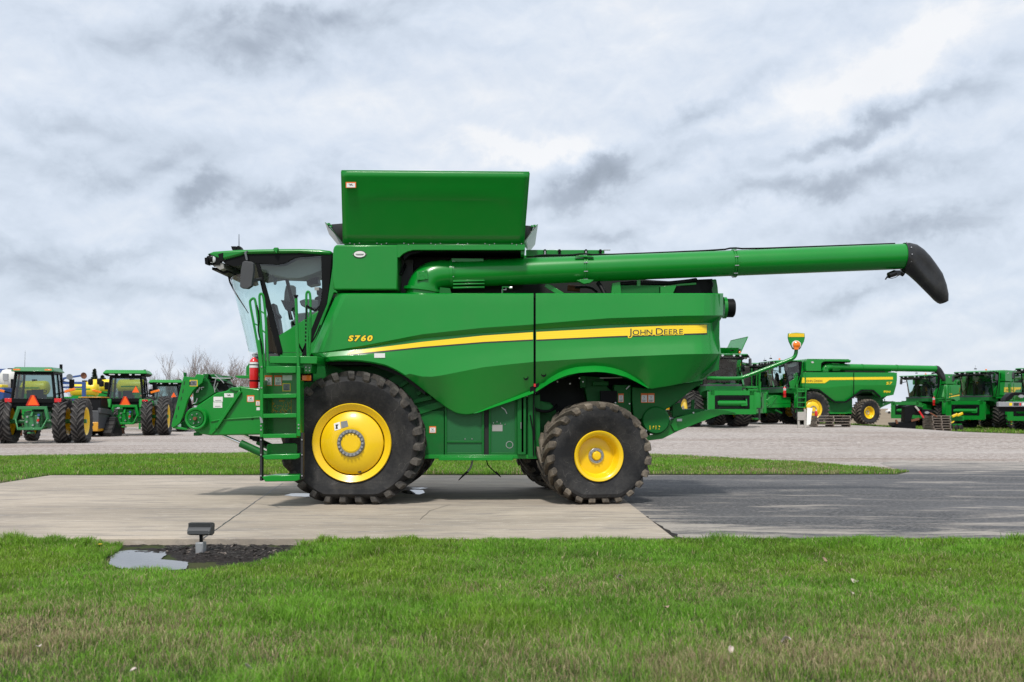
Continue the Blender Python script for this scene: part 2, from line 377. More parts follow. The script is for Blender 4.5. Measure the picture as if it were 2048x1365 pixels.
XR = [(586, 1446.5), (632, 1446), (640, 1441), (648, 1436), (670, 1438), (708, 1442), (720, 1440), (732, 1435), (752, 1420), (760, 1408), (790, 1400)]
def edge_round(x, y, which):
    if which == 'f':
        d = x-interp(XL, y); return .16*max(0, 1-d/22)**2
    d = interp(XR, y)-x; return .34*max(0, 1-d/46)**2.2
def panel_Y(x, y):
    L = lv(x, LBotF if x < 1069.5 else LBotR); Y = interp(L, y)
    return Y+edge_round(x, y, 'f' if x < 1069.5 else 'r')
def panel_grid(which):
    bot, S = (LBotF, [0, .008, .018, .032, .05, .08]+[.08+.92*i/46 for i in range(1, 47)]) if which == 'f' else (LBotR, [i/46*.87 for i in range(47)]+[.90, .93, .95, .97, .985, 1.0])
    rows = []
    for k in range(9):
        for q in range(SUBD[k] if k < 8 else 1):
            row = []
            for s in S:
                x = 640+s*427 if which == 'f' else 1072+s*370; y = 600
                for _ in range(8):
                    L = lv(x, bot); y = L[k][0] if k == 8 else L[k][0]+(L[k+1][0]-L[k][0])*q/SUBD[k]
                    x = (interp(XL, y)+s*(1067-interp(XL, y))) if which == 'f' else 1071.5+s*(interp(XR, y)-1071.5)
                L = lv(x, bot); Y = L[k][1] if k == 8 else L[k][1]+(L[k+1][1]-L[k][1])*q/SUBD[k]
                row.append(W(x, y, Y+edge_round(x, y, which)))
            rows.append(row)
    rows.append([Vector((p.x, p.y+.05, p.z+.012)) for p in rows[-1]])      # return flange
    rows.insert(0, [Vector((p.x, p.y+.22, p.z+.004)) for p in rows[0]])
    mb = MB().grid(rows)
    return mb
PF, PR = panel_grid('f'), panel_grid('r')
o_pf = PF.build('front_side_panel', 'green', HR, sharp=13, solid=0); o_pr = PR.build('rear_side_panel', 'green', HR, sharp=13)
mirror(PF).build('front_side_panel', 'green', HR, sharp=13); mirror(PR).build('rear_side_panel', 'green', HR, sharp=13)
for o, pts in ((o_pf, [(1052, 756)]), (o_pr, [(1087.5, 749.5)])):
    for x, y in pts:
        Y = panel_Y(x, y); mb = MB(); c = W(x, y, Y); mb.lathe([(.036, .01), (.036, -.006), (.028, -.008), (.022, .004), (0, .004)], c, (0, 1, 0), 20); mb.build('latch_cap', 'black', o)
# ---- stripe, split at the door joint, with fine printed lines; black edging below
SU = [(694, 709), (707, 702), (844, 684.2), (966, 671.6), (1065, 664.8), (1071, 664.4), (1215, 657), (1337, 651.3), (1414, 650)]
SL = [(694, 709.3), (698, 709), (844, 694.2), (966, 684.3), (1065, 679.3), (1071, 679.8), (1215, 673.2), (1337, 668.8), (1414, 666.5)]
def stripe(x0, x1, parent):
    n = int((x1-x0)/5); xs = [x0+(x1-x0)*i/n for i in range(n+1)]
    def strip(name, up, lo, m, lift, q=8, mats=None):
        rows = []
        for j in range(q+1):
            rows.append([W(x, up(x)+(lo(x)-up(x))*j/q, panel_Y(x, up(x)+(lo(x)-up(x))*j/q)-lift) for x in xs])
        mb = MB().grid(rows)
        if mats and q > 2:
            w = len(xs)-1; mb.m = [1 if (i//w) in (2, 4, 6) else 0 for i in range(len(mb.f))]
        return mb.build(name, mats or m, parent, sharp=None, recalc=False)
    strip('stripe_edging', lambda x: interp(SU, x)-.9, lambda x: interp(SL, x)+2.8*min(1, (x-692)/20), 'decal_black', .0025)
    strip('stripe', lambda x: interp(SU, x), lambda x: interp(SL, x), None, .005, 8, ['stripe', 'stripe2'])
MT['stripe2'] = mat('decal_yellow_line', (.84, .58, .011), .35, var=.03)
stripe(694, 1066, o_pf); stripe(1072.5, 1413.5, o_pr)
m2 = MB().grid([[W(x, y, panel_Y(x, y)-.004) for x in (1413, 1414.6)] for y in (649.2, 655, 662, 669.2)]); m2.build('stripe_edging', 'decal_black', o_pr, sharp=None)
def jd(u, v, l):
    x = 1257.5+108.5*u; y = 670.6-1.2*u-13.6*v-(0.6*u); return W(x, y, panel_Y(x, y)-.006-l)
lettering('lettering', 'John Deere', jd, ['decal_black', 'stripe'], o_pr, caps=.80, gap=.12, off=.085, base=.008, layer=.002)
def s7(u, v, l):
    x = 696+48*u+2.6*v; y = 682.3-11.0*v-.3*u; return W(x, y, panel_Y(x, y)-.003-l)
lettering('lettering', 'S760', s7, ['stripe', 'decal_black'], o_pf, gap=.14, base=.045, off=.055, layer=.002)
sticker(o_pf, 748.5, 770, 707, 716, panel_Y(758, 711)-.012, 'white', 0, fig=False)
# black gap strip and core of the body
mb = MB(); mb.pxbox(1060, 1078, 588, 786, .42, .50); mb.build('door_joint', 'black', HR)
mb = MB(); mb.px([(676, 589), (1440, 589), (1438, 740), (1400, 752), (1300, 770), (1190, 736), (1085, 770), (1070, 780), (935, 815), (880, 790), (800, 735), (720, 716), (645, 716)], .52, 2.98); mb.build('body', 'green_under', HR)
mb = MB(); mb.px([(1438, 588), (1446, 600), (1446, 632), (1436, 648), (1441, 708), (1434, 733), (1408, 758), (1380, 758), (1380, 588)], .60, 2.90); mb.build('rear_panel', 'green', HR, bevel=.03)
# top deck along the panels
mb = MB(); mb.px([(690, 588.6), (1415, 588.6), (1415, 596), (690, 596)], .40, 3.10); mb.build('deck', 'black', HR)
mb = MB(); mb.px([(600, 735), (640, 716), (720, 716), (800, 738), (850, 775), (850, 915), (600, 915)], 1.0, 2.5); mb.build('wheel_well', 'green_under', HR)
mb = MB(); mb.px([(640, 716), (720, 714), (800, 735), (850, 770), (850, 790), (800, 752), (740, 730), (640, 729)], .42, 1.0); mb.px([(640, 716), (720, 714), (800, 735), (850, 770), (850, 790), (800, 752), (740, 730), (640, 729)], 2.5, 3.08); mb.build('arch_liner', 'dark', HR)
# ---- grain tank
tk = MB(); 
tk.px([(673, 490), (795, 490), (795, 580), (667, 580), (664, 560), (666, 500), (668, 493)], .36, 3.14); o_tk = tk.build('grain_tank', 'green', HR, bevel=.02)
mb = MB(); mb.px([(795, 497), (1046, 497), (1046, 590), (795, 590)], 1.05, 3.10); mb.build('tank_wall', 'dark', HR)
mb = MB(); mb.px([(794, 489.5), (1050, 489.5), (1050, 500.5), (826, 500.5), (815, 503.5), (806, 508), (799, 515), (794, 516)], .362, .42)
mb.px([(794, 489.7), (1050, 489.7), (1050, 500.5), (794, 500.5)], .42, 1.10); mb.px([(1040, 489.7), (1050, 489.7), (1049, 510), (1042, 510)], .42, 3.1); mb.build('tank_rail', 'green', HR, bevel=.006)
mb = MB(); mb.pxbox(796, 1044, 500.8, 503, .44, 1.05); mb.px([(806, 512), (815, 504), (826, 501), (850, 499), (858, 501), (820, 509), (808, 520)], .44, .55); mb.build('rail_lining', 'black', HR)
# black rear corner of the recess, hose
mb = MB(); mb.pxbox(796, 826, 520, 586, .9, 1.04); mb.build('recess_cover', 'grey_plastic', HR)
mb = MB(); mb.tube([W(795, 546, .6), W(804, 552, .62), W(808, 540, .66), W(812, 532, .8)], .012, 8, 0, 2); mb.tube([W(795, 552, .6), W(802, 546, .62), W(806, 536, .66), W(810, 528, .8)], .012, 8, 0, 2); mb.build('hose', 'black', HR)
# badge
c = W(719.5, 509, .355); mb = MB()
for rx, rz, yo, mi in ((.092, .053, -.006, 1), (.084, .045, -.010, 0)):
    ring = [Vector((c.x+rx*math.cos(a), c.y+yo, c.z+rz*math.sin(a))) for a in [2*math.pi*i/32 for i in range(32)]]
    mb.prism(ring, [Vector((p.x, c.y+.01, p.z)) for p in ring], mi)
mb.pxbox(711, 728, 508.2, 509.3, .343, .346, 1); mb.pxbox(713, 726, 510.2, 511.0, .343, .346, 1); 
for x, y in ((706, 509), (733, 508.6)): mb.cyl(W(x, y, .36), W(x, y, .35), .006, .006, 8, 2)
mb.build('badge', ['white', 'decal_black', 'steel'], o_tk)
# ---- tank lids
lid = MB(); rows = []
for t in [0, .12, .3, .5, .58, .62, .68, .8, .92, 1.0]:
    row = []
    for i in range(31):
        u = i/30; x = (687+360*u)+((683+375.5*u)-(687+360*u))*t; y = (485+1.5*u)+((342.5+3.0*u)-(485+1.5*u))*t
        arc = .70-.09*(2*u-1)**2-t; b = .012*math.exp(-(arc/.045)**2)*(1-abs(2*u-1)**3)
        row.append(W(x, y, .40-.46*t-b))
    rows.append(row)
lid.grid(rows); o_l = lid.build('tank_lid', 'green', HR, sharp=30, solid=.03)
mb = MB(); a, b = W(683, 342.5, -.065), W(1058.5, 345.5, -.065); mb.bar(a, b, .035, .022); a, b = W(687, 486, .40), W(1047, 487.8, .40); mb.bar(a, b, .03, .03)
a, b = W(683.2, 343, -.06), W(687, 485, .40); mb.bar(a, b, .02, .02); a, b = W(1058.2, 346, -.06), W(1047, 486.5, .40); mb.bar(a, b, .02, .02); mb.build('lid_rim', 'green', o_l, bevel=.004)
sticker(o_l, 691.5, 712, 364.5, 376, .40-.46*.85-.035, 'orange', 0)
bl = MB()
for x in list(range(700, 1040, 54)):
    for dx in (0, 9, 19):
        p = W(x+dx, 486.9+(x-700)*.004+(2.2 if dx == 9 else 0), .37); bl.cyl(p, p+Vector((0, -.014, 0)), .008, .007, 6)
bl.build('hinge_bolts', 'steel', o_l)
mb = MB(); mb.px([(689, 484), (1045, 486), (1047, 491), (689, 491)], .395, .45); mb.build('lid_hinge', 'green_under', HR)
LZ = (W(687, 486, .4).z, W(683, 342, -.065).z)
far = MB(); far.v = [Vector((v.x, YC2-v.y, v.z)) for v in lid.v]; far.f = [list(reversed(f)) for f in lid.f]; far.m = lid.m; far.build('tank_lid', 'green', HR, sharp=30, solid=-.03)
mb = MB(); A, B = W(687.5, 489, .55), W(649.5, 445, .55)
mb.hexa([A, Vector((A.x, 2.95, A.z)), Vector((A.x+.03, 2.95, A.z+.01)), A+Vector((.03, 0, .01)), B, Vector((B.x, 2.95, B.z)), Vector((B.x+.02, 2.95, B.z-.006)), B+Vector((.02, 0, -.006))]); mb.build('tank_lid', 'green', HR)
A2, B2 = W(1046, 487, .55), W(1076, 449, .55); mb = MB()
mb.hexa([A2, Vector((A2.x+(B2.x-A2.x)*.6, 2.4, A2.z+(B2.z-A2.z)*.6)), Vector((A2.x+(B2.x-A2.x)*.6-.03, 2.4, A2.z+(B2.z-A2.z)*.6+.01)), A2+Vector((-.03, 0, .01)), B2, Vector((B2.x, 2.4, B2.z)), Vector((B2.x-.02, 2.4, B2.z-.006)), B2+Vector((-.02, 0, -.006))]); mb.build('tank_lid', 'green', HR)
mb = MB(); mb.add([A+Vector((.03, 0, .02)), W(660, 451, .56), W(664, 449, .5), W(688, 447, .33), W(689, 487, .42)], [(0, 1, 2, 3, 4)]); mb.add([A2+Vector((-.03, 0, .02)), W(1066, 455, .56), W(1061, 452, .5), W(1047, 451, .33), W(1045, 487, .42)], [(0, 1, 2, 3, 4)])
mb.build('corner_sheet', 'rubber_flap', HR, solid=.01)
mb = MB(); mb.px([(649.5, 445), (658, 469), (674.5, 489), (687.5, 489)], .53, .55); mb.px([(1076, 449), (1048, 480), (1046, 488)], .53, .55); mb.build('lid_side_plate', 'hoarding', HR)
mb = MB()
for x, y in ((657, 448.5), (663, 453), (1064, 453), (1069, 452)): mb.pxbox(x-2.2, x+2.2, y-2.2, y+1.5, .5, .6)
mb.build('lid_bracket', 'green', HR)
# ---- unloading auger
def AUG(x): return W(x, 549-(x-905)*36/910.0, .72+.25*(x-905)/910)
mb = MB(); path = [W(846, 592, .68), W(848, 575, .68), W(854, 562, .68), W(866, 553.5, .69), W(882, 550, .70), W(905, 549, .72)]
mb.tube(path, [.262, .262, .25, .232, .215, .205], 28, 0, 2); o_e = mb.build('auger_elbow', 'green', HR, sharp=50)
mb = MB(); c = W(846, 582, .68); mb.lathe([(.20, .03), (.29, .03), (.29, -.01), (.20, -.01)], c, (0.12, 0, 1), 28); mb.build('elbow_flange', 'green', o_e)
mb = MB(); mb.px([(833, 543), (855, 541), (856, 559), (834, 561)], .415, .45)
for x, y in ((839, 545.5), (851, 544), (840, 552), (846, 550), (838, 558), (851, 557), (849, 553)): mb.cyl(W(x, y, .42), W(x, y, .405), .007, .007, 6)
mb.build('elbow_plate', 'green', o_e, bevel=.008)
au = MB(); au.tube([AUG(903), AUG(1060), AUG(1170), AUG(1330), AUG(1468), AUG(1640), AUG(1816)], [.200, .199, .197, .195, .194, .194, .194], 36); o_a = au.build('unloading_auger', 'green', HR, sharp=40)
mb = MB(); bo = MB(); ax = (AUG(1816)-AUG(905)).normalized()
for x, r, w in ((903, .225, .045), (908, .218, .02), (1168, .212, .02), (1172.5, .212, .02), (1466, .212, .02), (1470.5, .212, .02)):
    mb.lathe([(.18, -w/2), (r, -w/2), (r, w/2), (.18, w/2)], AUG(x), ax, 36)
for x in (905.5, 1170, 1468):
    for i in range(10):
        a = 2*math.pi*i/10+.3; u = Vector((0, math.cos(a), math.sin(a))); p = AUG(x)+u*.212
        bo.cyl(p-ax*.03, p+ax*.03, .0085, .0085, 6)
mb.build('auger_flange', 'green', o_a); bo.build('flange_bolts', 'steel', o_a)
mb = MB()
for y0, y1 in ((560.5, 563.5), (567, 569.5), (574, 576.5)): mb.px([(906, y0), (969, y0-.6), (969, y1-1), (906, y1+.8)], .50, .62)
mb.px([(903, 517), (967, 517.6), (967, 523), (940, 524), (903, 524)], .60, .66); mb.build('stiffener', 'green', o_a, bevel=.003)
mb = MB(); mb.px([(1150, 514), (1164, 510.5), (1184, 512.5), (1188, 515)], .6, .66); mb.px([(1153, 561), (1166, 558.5), (1188, 560), (1180, 566), (1168, 568)], .5, .62); mb.build('saddle_clamp', 'green', o_a, bevel=.003)
mb = MB(); pts = [AUG(1068)+Vector((0, -.03, .215)), AUG(1085)+Vector((0, -.02, .235)), AUG(1140)+Vector((0, 0, .215)), AUG(1165)+Vector((0, 0, .235)), AUG(1190)+Vector((0, 0, .205)), AUG(1300)+Vector((0, .02, .205)), AUG(1445)+Vector((0, 0, .207)), AUG(1465)+Vector((0, 0, .235)), AUG(1490)+Vector((0, 0, .208)), AUG(1640)+Vector((0, 0, .202)), AUG(1790)+Vector((0, 0, .20))]
mb.tube(pts, .013, 6, 0, 1); mb.build('cable', 'black', o_a)
mb = MB(); p = AUG(1792)+Vector((0, -.02, -.2)); mb.box(p.x-.05, p.x+.05, p.y-.04, p.y+.04, p.z-.09, p.z-.015); mb.cyl(p+Vector((-.02, 0, -.05)), p+Vector((-.13, -.02, -.09)), .05, .045, 12)
q = AUG(1803)+Vector((0, -.02, -.2)); mb.cyl(q+Vector((-.03, 0, -.04)), q+Vector((.03, 0, -.075)), .045, .04, 12); mb.tube([p+Vector((-.15, 0, -.12)), p+Vector((-.05, 0, -.14)), q+Vector((0, 0, -.06))], .005, 6, 0, 1); mb.bar(p+Vector((-.11, 0, -.06)), p+Vector((-.17, 0, -.15)), .02, .02); mb.build('work_light', 'black_gloss', o_a, bevel=.006)
sp = MB(); rows = []
prs = [((1807, 486.2), (1805, 541.2), .21, .0), ((1818, 486.2), (1812, 546), .205, .0), ((1832, 489.5), (1822, 554), .195, .05), ((1845, 498.5), (1834, 565), .185, .1), ((1857, 511), (1845, 576), .175, .16), ((1869, 527), (1855, 586), .165, .2), ((1882, 546), (1864, 595), .155, .24), ((1890, 568), (1870, 601), .145, .28), ((1893.8, 588), (1877, 606), .135, .3), ((1893.2, 602), (1883, 608), .12, .3)]
YA = AUG(1812).y
for (tp, bt, hw, sq) in prs:
    t, b = W(*tp, YA), W(*bt, YA); c = (t+b)/2; h = (t-b)/2; row = []
    for i in range(29):
        a = 2*math.pi*i/28; ca, sa = math.cos(a), math.sin(a); e = 1-sq*.5
        ca = math.copysign(abs(ca)**e, ca); sa = math.copysign(abs(sa)**e, sa)
        # dished flank
        dish = -.05*math.exp(-((i-7)/2.2)**2)*(1 if (1820 < tp[0] < 1870) else 0)
        row.append(c+h*ca+Vector((0, -(hw+dish)*sa, 0)))
    rows.append(row)
sp.grid(rows); sp.add(rows[-1][:-1], [tuple(range(28))]); o_s = sp.build('spout', 'spout', o_a, sharp=60)
mb = MB()
for i in range(12):
    a = 2*math.pi*i/12; p = AUG(1813)+Vector((0, math.cos(a), math.sin(a)))*.205; mb.cyl(p, p+Vector((0, math.cos(a), math.sin(a)))*.014, .011, .010, 6)
mb.build('spout_bolts', 'steel', o_s)
# ---- engine deck behind the auger
mb = MB(); mb.px([(1052, 500), (1209, 500.5), (1209, 511), (1052, 513)], 1.9, 2.0); mb.px([(1040, 511), (1240, 511), (1240, 560), (1040, 575)], 1.95, 2.9, 0); mb.build('cooling_screen', 'green', HR, bevel=.004)
mb = MB()
for x in (1090, 1119, 1172, 1201): mb.pxbox(x-2, x+2, 499, 510, 1.86, 1.9); mb.pxbox(x-3.4, x+3.4, 501, 504, 1.84, 1.88)
mb.build('screen_latch', 'black', HR)
mb = MB()
for x in (1090, 1172): mb.pxbox(x-1.2, x+1.2, 502, 511, 1.83, 1.85)
mb.pxbox(1207, 1221, 499.5, 501.3, 1.86, 1.89); mb.pxbox(1205, 1223, 507.5, 509.5, 1.86, 1.89); mb.build('screen_rod', 'steel', HR)
mb = MB(); mb.px([(1045, 560), (1225, 556), (1395, 566), (1425, 560), (1430, 600), (1045, 600)], 1.5, 2.7); mb.build('engine_block', 'dark', HR)
mb = MB(); mb.pxbox(1238, 1322, 571, 592, .8, 1.3); mb.build('deck_box', 'green_under', HR, bevel=.01)
mb = MB(); mb.px([(1225, 567), (1240, 564), (1243, 590), (1222, 590)], .75, .95); mb.px([(1274, 560), (1281, 560), (1281, 573), (1274, 573)], .8, .9); mb.px([(1318, 574), (1352, 571), (1352, 574), (1345, 590), (1318, 590)], .8, 1.0); mb.bar(W(1320, 573, .9), W(1392, 568, .9), .05, .03); mb.bar(W(1092, 570, .8), W(1125, 590, .7), .05, .07); mb.build('deck_bracket', 'green', HR, bevel=.004)
mb = MB(); mb.tube([W(1240, 568, .85), W(1270, 566, .85), W(1330, 567.5, .85), W(1375, 563, .9), W(1392, 560, 1.0)], .03, 10, 0, 1); mb.tube([W(1196, 566, .8), W(1204, 577, .75), W(1210, 590, .7)], .035, 10, 0, 1); mb.tube([W(1150, 575, .9), W(1180, 574, .9), W(1195, 585, .9)], .02, 8, 0, 1)
mb.px([(1352, 574), (1398, 567), (1405, 590), (1350, 590)], .9, 1.4); mb.px([(1385, 560), (1425, 558), (1424, 590), (1390, 590)], 1.0, 1.6); mb.tube([W(1420, 560, .95), W(1426, 570, .9), W(1420, 580, .92), W(1425, 588, .95)], .014, 8, 0, 1); mb.build('hose_run', 'black', HR)
mb = MB(); mb.px([(1418, 560), (1433, 558), (1436, 575), (1437, 590), (1412, 590)], 1.1, 2.7); mb.build('rear_hood', 'green', HR, bevel=.02)
mb = MB(); mb.cyl(W(1135, 576, 1.0), W(1160, 578, 1.0), .05, .05, 12); mb.build('exhaust_pipe', 'rust', HR)
mb = MB(); mb.tube([W(1012, 574, .62), W(1012, 580, .62), W(1004, 580, .62), W(1004, 588, .62)], .008, 6); mb.cyl(W(1018, 576, .62), W(1024, 576, .62), .02, .02, 8); mb.build('deck_clamp', 'steel', HR)
mb = MB(); mb.px([(1004, 573), (1020, 573), (1020, 575.5), (1006, 575.5), (1006, 586), (1004, 586)], .6, .68); mb.px([(880, 575), (900, 577), (903, 590), (878, 590)], .55, .7); mb.build('deck_bracket', 'green_under', HR)
mb = MB(); c = W(1446, 616, 1.0); mb.lathe([(0, 0), (.165, 0), (.165, .045), (.145, .05)], c, (1, 0, 0), 28, 0); mb.build('intake_base', 'green', HR)
mb = MB(); c = W(1451, 616.5, 1.0); mb.lathe([(.0, 0), (.143, 0), (.143, .115), (.12, .135), (0, .135)], c, (1, 0, 0), 28, 0); mb.build('intake_cap', 'black', HR, sharp=40)
# ---- cab
cab = sub('cab', HR)
mb = MB(); YR = .72; prof = [(413.5, 509), (427, 503.6), (455, 501.6), (484, 500), (521, 499), (560, 498.4), (600, 498.2), (640, 499.5), (664, 502.5), (664, 511), (600, 506.5), (540, 507.5), (520, 508), (488, 508.5), (482, 511), (444, 521), (432, 517)]
def roofrow(Y, dx, dz): return [Vector((p.x+dx*(1 if p.x < W(470, 500, YR).x else 0), Y, p.z+dz)) for p in WP(prof, YR)]
rr = [roofrow(YR+.10, .05, -.01), roofrow(YR, .0, -.0)]
mb.prism(roofrow(.70, .0, 0), roofrow(2.80, 0, 0)); o_r = mb.build('cab_roof', 'green', cab, bevel=.03)
mb = MB(); mb.px([(484, 510), (520, 507.5), (600, 506), (662, 510), (660, 520), (640, 511.5), (600, 514), (589, 516), (578, 522), (568, 527), (556, 529), (530, 528), (506, 527), (486, 530), (470, 533), (450, 528), (446, 522)], .735, 2.765); mb.build('roof_underside', 'black', cab)
mb = MB()
for Yl in (.74, 1.05, 2.25, 2.62):
    c = W(424.5, 519.5, .7); c.y = Yl; mb.lathe([(0, -.0), (.062, 0), (.062, .10), (0, .10)], c+Vector((-.07, 0, 0)), (1, -.25, 0), 16)
mb.px([(409, 516), (416, 515), (416, 530), (410, 528.5)], .66, .78); mb.px([(436, 509), (446, 506), (446, 522), (440, 523)], .69, .72); mb.px([(424, 535), (450, 537), (460, 546), (446, 548), (436, 542), (424, 540)], .9, 2.5); mb.px([(417, 508), (441, 506), (440, 530), (420, 530)], .705, .76); mb.build('lamp_housing', 'black', cab)
mb = MB(); c = W(424.5, 519.5, .69); mb.lathe([(0, -.02), (.03, -.018), (.052, -.008), (.054, .01), (0, .01)], c, (.05, 1, 0), 20); mb.build('headlight', 'lens', cab)
mb = MB(); mb.px([(424, 529), (446, 526), (448, 537), (440, 540)], .72, 2.78); mb.build('visor_underside', 'grey_trim', cab)
mb = MB(); p = W(478, 498, 1.5); mb.tube([p, p+Vector((0, 0, .23))], [.007, .004], 6); mb.px([(462, 493), (472, 493), (472, 500), (464, 500)], 1.4, 1.5); mb.px([(470, 497), (475, 492), (480, 493), (484, 500), (470, 500)], 1.42, 1.56); mb.build('aerial', 'black', o_r)
mb = MB(); mb.px([(546, 498.5), (549, 495.5), (556, 495.5), (553, 507)], .66, .72); mb.build('roof_clip', 'green', o_r)
# windscreen: strongly curved sheet
def pil(v, off=0.0):            # near A pillar at height v (0 top, 1 bottom)
    return W(511+50*v+off, 530+180*v, .76)
def wcen(v): return W(interp([(0, 462.5), (.08, 464), (.5, 482), (.85, 497), (1, 503)], v), 531+174*v, 1.75)
rows = []
for i in range(11):
    v = i/10; P, C = pil(v), wcen(v); row = []
    for j in range(25):
        u = -1+2*j/24; k = (1-abs(u)**2.6); z = P.z+(C.z-P.z)*k
        row.append(Vector((P.x+(C.x-P.x)*k, 1.75+u*.99, z)))
    rows.append(row)
mb = MB().grid(rows); mb.build('windscreen', 'glass', cab, sharp=None)
for s in (0, 1):
    f = (lambda m: m) if s == 0 else mirror
    mb = MB(); pts = [(514, 527), (556, 529), (568, 527), (578, 522), (589, 516), (600, 514), (640, 511.5), (648, 512), (646, 560), (642, 600), (636, 622), (554, 674), (562, 709), (560, 709)]
    a = WP(pts, .765); mb.add(a, [tuple(range(len(a)))]); f(mb).build('door_glass', 'glass', cab, sharp=None)
    mb = MB(); mb.px([(511, 527), (518, 527), (533, 580), (547, 630), (567, 711), (556, 711), (541, 655)], .74, .80); mb.px([(642, 511), (664, 509), (660, 562), (655, 606), (640, 645), (613, 711), (603, 711), (622, 660), (637, 622), (644, 590)], .72, .86)
    mb.px([(561, 705), (606, 705), (604, 711), (563, 711)], .75, .80); f(mb).build('door_frame', 'black', cab, bevel=.008)
    mb = MB(); mb.px([(554, 674), (636.5, 622), (639, 626), (624, 662), (605, 709.5), (563, 709.5)], .755, .785); f(mb).build('door_panel', 'green', cab, bevel=.008)
    # mirrors
    mb = MB(); mb.px([(481.5, 541), (485, 525), (488, 522.5), (503, 524), (506.5, 527), (507, 541), (503, 572), (495, 577.5), (483, 576.5), (479.5, 573)], .30, .40); 
    a = [W(494, 522, .36), W(492, 512, .45), W(490, 506, .6), W(496, 503, .74)]; mb.tube(a, .017, 8, 0, 1); mb.bar(W(504, 562, .38), W(523, 558.5, .76), .03, .045); f(mb).build('mirror', 'grey_plastic', cab, bevel=.02)
    mb = MB(); mb.px([(668, 511), (674, 507), (676, 587), (668, 586), (640, 660), (622, 711), (612, 711), (654, 608), (661, 562)], .70, .90); f(mb).build('fender_strip', 'green', cab, bevel=.01)
mb = MB(); mb.px([(666.5, 514), (669, 512), (669, 556), (667, 559), (665, 556)], .62, .66); mb.build('grab_handle', 'black', cab, bevel=.005)
# inside the cab
mb = MB(); mb.pxbox(645, 662, 512, 720, .9, 2.6); mb.build('cab_rear_wall', 'dark', cab)
mb = MB(); mb.px([(515, 527), (645, 512), (645, 540), (625, 548), (600, 556), (575, 556), (540, 548), (520, 540)], .95, 1.25); mb.px([(515, 527), (645, 512), (645, 534), (600, 540), (560, 536), (520, 534)], 1.25, 2.6); mb.build('headliner', 'grey_trim', cab)
mb = MB(); mb.pxbox(508, 640, 708, 722, .8, 2.72); mb.build('cab_floor', 'grey_plastic', cab)
mb = MB(); mb.px([(560, 706), (612, 706), (612, 720), (560, 720)], .74, .82); mb.build('door_sill', 'green', cab)
mb = MB(); mb.px([(600, 652), (640, 652), (640, 672), (598, 674)], 1.45, 1.95); mb.px([(628, 595), (642, 590), (650, 655), (632, 660)], 1.45, 1.95); mb.px([(632, 575), (641, 574), (642, 590), (633, 592)], 1.58, 1.84); mb.px([(606, 672), (634, 672), (630, 708), (612, 708)], 1.55, 1.85); mb.build('seat', 'seat', cab, bevel=.03)
mb = MB(); mb.px([(598, 602), (610, 598), (637, 600), (638, 618), (616, 618), (602, 612)], 1.1, 1.4); mb.px([(590, 628), (636, 622), (636, 640), (582, 655), (580, 644), (588, 640)], 1.1, 1.32); mb.px([(581, 642), (595, 640), (600, 700), (584, 700)], 1.1, 1.3); mb.build('armrest_console', 'grey_plastic', cab, bevel=.02)
mb = MB(); mb.px([(561, 600), (587, 604), (584, 623), (574, 622), (570, 619)], 1.05, 1.10); mb.px([(574, 619), (581, 622), (586, 640), (578, 640)], 1.08, 1.12); mb.build('monitor', 'black', cab, bevel=.01)
mb = MB(); c = W(545, 618, 1.75); n = Vector((.75, 0, .66)); mb.lathe([(.18, -.014), (.205, -.014), (.205, .014), (.18, .014)], c, n, 28, closed=True); mb.bar(c+Vector((0, -.18, 0)), c+Vector((0, .18, 0)), .04, .02); mb.tube([c, W(537, 650, 1.75), W(540, 708, 1.75)], [.05, .06, .08], 10); mb.build('steering_wheel', 'black', cab); mb = MB(); mb.px([(534, 614), (547, 606), (556, 640), (566, 706), (548, 708), (541, 660)], 1.62, 1.88); mb.px([(528, 640), (538, 636), (541, 650), (530, 654)], 1.5, 1.62); mb.build('steering_column', 'black', cab, bevel=.02); mb = MB(); mb.px([(566, 690), (600, 684), (604, 709), (566, 709)], 1.0, 1.3); mb.px([(612, 560), (634, 556), (636, 568), (614, 572)], 2.2, 2.5); mb.build('side_locker', 'grey_plastic', cab, bevel=.02)
mb = MB(); c = W(549, 563, 1.0); mb.lathe([(0, 0), (.055, 0), (.055, .02), (0, .02)], c, (.85, .5, 0), 20); c2 = W(534, 547, 1.0); mb.lathe([(0, 0), (.05, 0), (.05, .02), (0, .02)], c2, (.85, .5, 0), 20); mb.bar(c2, c2+Vector((.05, 0, .15)), .012, .012); mb.bar(c, c+Vector((-.05, 0, .2)), .012, .012); mb.build('inside_mirror', 'grey_plastic', cab)
mb = MB(); mb.pxbox(629, 638, 575, 581, .758, .762); mb.build('window_sticker', 'grey_trim', cab)
mb = MB(); mb.tube([W(456, 548, 1.5), W(460, 565, 1.5), W(470, 585, 1.55), W(497, 627, 1.6)], [.014, .014, .012, .006], 6); mb.tube([W(458, 550, 1.4), W(463, 560, 1.4)], .01, 6); mb.build('wiper', 'black', cab)
# below the cab
mb = MB(); mb.px([(508, 722), (640, 722), (700, 745), (700, 800), (640, 800), (600, 760), (505, 752)], .80, 2.7); mb.build('cab_base', 'green_under', HR)
